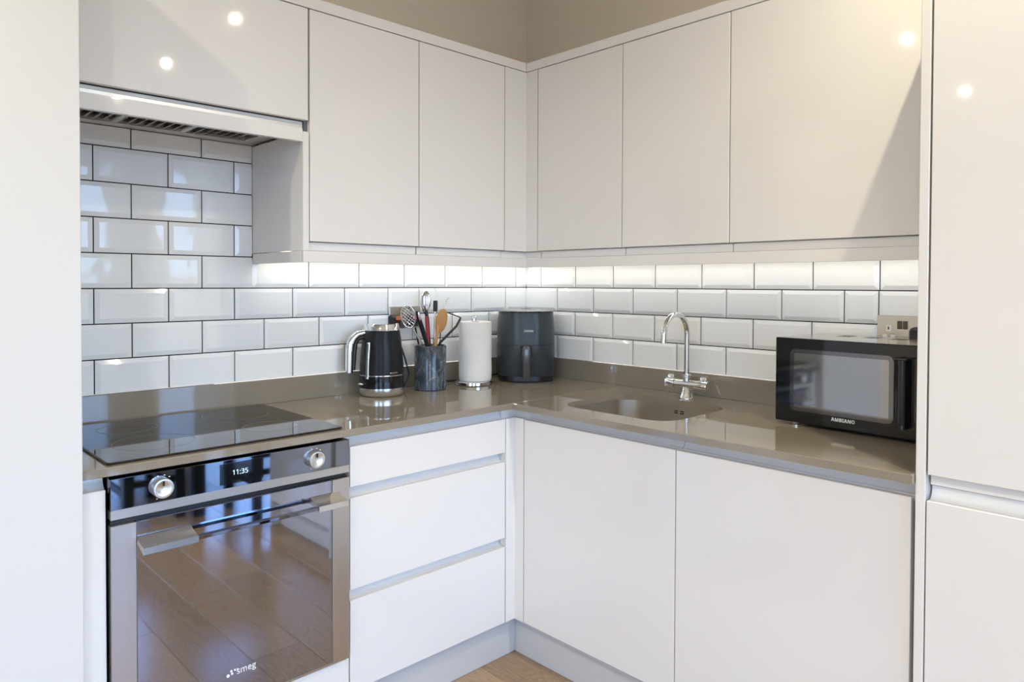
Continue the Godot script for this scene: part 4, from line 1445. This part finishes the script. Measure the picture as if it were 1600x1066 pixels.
func build_sockets() -> void:
	var z := 0.0056
	var t := thing("wall_socket", "brushed steel double socket behind the kettle", "socket", Vector3(-0.675, 1.162, z))
	part(t, "plate", bx(Vector3(-0.7475, 1.1190, z), Vector3(-0.6020, 1.2045, z + 0.005), 0.0015), M.socket)
	for k in 2:
		var x: float = [-0.728, -0.638][k]
		var p := thing("power_plug", ["black plug with a copper coloured band in the kettle socket", "black plug with a pink band in the kettle socket"][k], "plug", Vector3(x, 1.150, z + 0.006))
		var m := MB.new()
		m.xf = Transform3D(Basis(Vector3(1, 0, 0), PI / 2), Vector3(x, 1.150, z + 0.0055))
		m.loft(rounded(-0.026, -0.024, 0.026, 0.026, 0.010, 5), [[0.0, 0.0], [0.002, 0.012], [0.010, 0.022]])
		part(p, "housing", m, M.black)
		m = MB.new()
		m.xf = Transform3D(Basis(Vector3(1, 0, 0), PI / 2), Vector3(x + (0.006 if k == 0 else -0.004), 1.162, z + 0.0275))
		m.loft(rounded(-0.012, -0.008, 0.012, 0.008, 0.004, 4), [[0.0, 0.0], [0.0, 0.0012]])
		part(p, "band", m, [M.copper, M.pink][k])
	# right wall
	t = thing("wall_socket", "brushed steel double socket behind the microwave", "socket", Vector3(-z, 1.161, 1.584))
	part(t, "plate", bx(Vector3(-z - 0.005, 1.1180, 1.5110), Vector3(-z, 1.2035, 1.6570), 0.0015), M.socket)
	for zz in [1.568, 1.583]:
		part(t, "rocker_switch", bx(Vector3(-z - 0.0085, 1.164, zz), Vector3(-z - 0.0052, 1.188, zz + 0.0125), 0.001), M.switch_dark)
	var us := part(t, "pin_shutter", bx(Vector3(-z - 0.0062, 1.156, 1.5365), Vector3(-z - 0.0052, 1.175, 1.5510), 0.0004), M.white_plastic)
	part(us, "slot", bx(Vector3(-z - 0.0066, 1.1615, 1.5420), Vector3(-z - 0.0063, 1.1700, 1.5455)), M.dark)
	for zz in [1.527, 1.549]:
		part(t, "pin_shutter", bx(Vector3(-z - 0.0062, 1.139, zz), Vector3(-z - 0.0052, 1.147, zz + 0.014), 0.0004), M.white_plastic)
	var p := thing("power_plug", "black plug in the socket behind the microwave", "plug", Vector3(-0.02, 1.15, 1.625))
	var m := MB.new()
	m.xf = Transform3D(Basis(Vector3(0, 0, 1), PI / 2), Vector3(-z - 0.0055, 1.150, 1.626))
	m.loft(rounded(-0.022, -0.023, 0.022, 0.023, 0.014, 6), [[0.0, 0.0], [0.001, 0.014], [0.008, 0.024]])
	part(p, "housing", m, M.black)

func make_chair(at: Vector3, turn: float, label: String) -> void:
	var t := thing("dining_chair", label, "chair", at, turn, "black slatted dining chairs")
	var leg := func(x: float, z: float, h: float) -> void:
		part(t, "leg", bx(Vector3(x - 0.021, 0.001, z - 0.021), Vector3(x + 0.021, h, z + 0.021), 0.003), M.chair, true)
	leg.call(-0.19, 0.19, 0.43)
	leg.call(0.19, 0.19, 0.43)
	leg.call(-0.19, -0.19, 0.92)
	leg.call(0.19, -0.19, 0.92)
	part(t, "seat", bx(Vector3(-0.22, 0.431, -0.165), Vector3(0.22, 0.462, 0.23), 0.006), M.chair, true)
	for z in [-0.19, 0.19]:
		part(t, "stretcher", bx(Vector3(-0.168, 0.15, z - 0.012), Vector3(0.168, 0.185, z + 0.012), 0.002), M.chair, true)
		part(t, "apron", bx(Vector3(-0.168, 0.35, z - 0.012), Vector3(0.168, 0.43, z + 0.012), 0.002), M.chair, true)
	for x in [-0.19, 0.19]:
		part(t, "stretcher", bx(Vector3(x - 0.012, 0.20, -0.168), Vector3(x + 0.012, 0.235, 0.168), 0.002), M.chair, true)
		part(t, "apron", bx(Vector3(x - 0.012, 0.35, -0.168), Vector3(x + 0.012, 0.43, 0.168), 0.002), M.chair, true)
	part(t, "top_rail", bx(Vector3(-0.168, 0.85, -0.205), Vector3(0.168, 0.91, -0.178), 0.003), M.chair, true)
	part(t, "bottom_rail", bx(Vector3(-0.168, 0.53, -0.205), Vector3(0.168, 0.565, -0.178), 0.003), M.chair, true)
	for k in 5:
		var x := -0.12 + k * 0.06
		part(t, "back_slat", bx(Vector3(x - 0.014, 0.566, -0.200), Vector3(x + 0.014, 0.849, -0.184), 0.002), M.chair, true)

func build_dining() -> void:
	# the dining furniture that the oven front mirrors
	var t := thing("dining_table", "black dining table standing on the oak floor", "table", Vector3(-0.46, 0, 3.55))
	part(t, "table_top", bx(Vector3(-0.42, 0.715, -0.75), Vector3(0.42, 0.745, 0.75), 0.003), M.chair, true)
	for x in [-0.37, 0.37]:
		for z in [-0.69, 0.69]:
			part(t, "leg", bx(Vector3(x - 0.03, 0.001, z - 0.03), Vector3(x + 0.03, 0.714, z + 0.03), 0.003), M.chair, true)
	make_chair(Vector3(-0.46, 0, 2.70), 0.0, "black slatted dining chair at the near end of the table")
	make_chair(Vector3(-0.46, 0, 4.52), PI, "black slatted dining chair at the window end of the table")
	# slatted bench along the open side of the table
	var b := thing("dining_bench", "low black slatted bench beside the dining table", "bench", Vector3(-1.04, 0, 3.42))
	for x in [-0.13, 0.13]:
		for z in [-0.50, 0.0, 0.50]:
			part(b, "leg", bx(Vector3(x - 0.024, 0.001, z - 0.024), Vector3(x + 0.024, 0.405, z + 0.024), 0.003), M.chair, true)
		part(b, "apron", bx(Vector3(x - 0.012, 0.345, -0.475), Vector3(x + 0.012, 0.404, -0.025), 0.002), M.chair, true)
		part(b, "apron", bx(Vector3(x - 0.012, 0.345, 0.025), Vector3(x + 0.012, 0.404, 0.475), 0.002), M.chair, true)
		part(b, "stretcher", bx(Vector3(x - 0.012, 0.14, -0.475), Vector3(x + 0.012, 0.175, -0.025), 0.002), M.chair, true)
		part(b, "stretcher", bx(Vector3(x - 0.012, 0.14, 0.025), Vector3(x + 0.012, 0.175, 0.475), 0.002), M.chair, true)
	for z in [-0.50, 0.0, 0.50]:
		part(b, "cross_rail", bx(Vector3(-0.105, 0.20, z - 0.012), Vector3(0.105, 0.235, z + 0.012), 0.002), M.chair, true)
	for k in 5:
		var x := -0.14 + k * 0.07
		part(b, "seat_slat", bx(Vector3(x - 0.029, 0.406, -0.56), Vector3(x + 0.029, 0.428, 0.56), 0.003), M.chair, true)
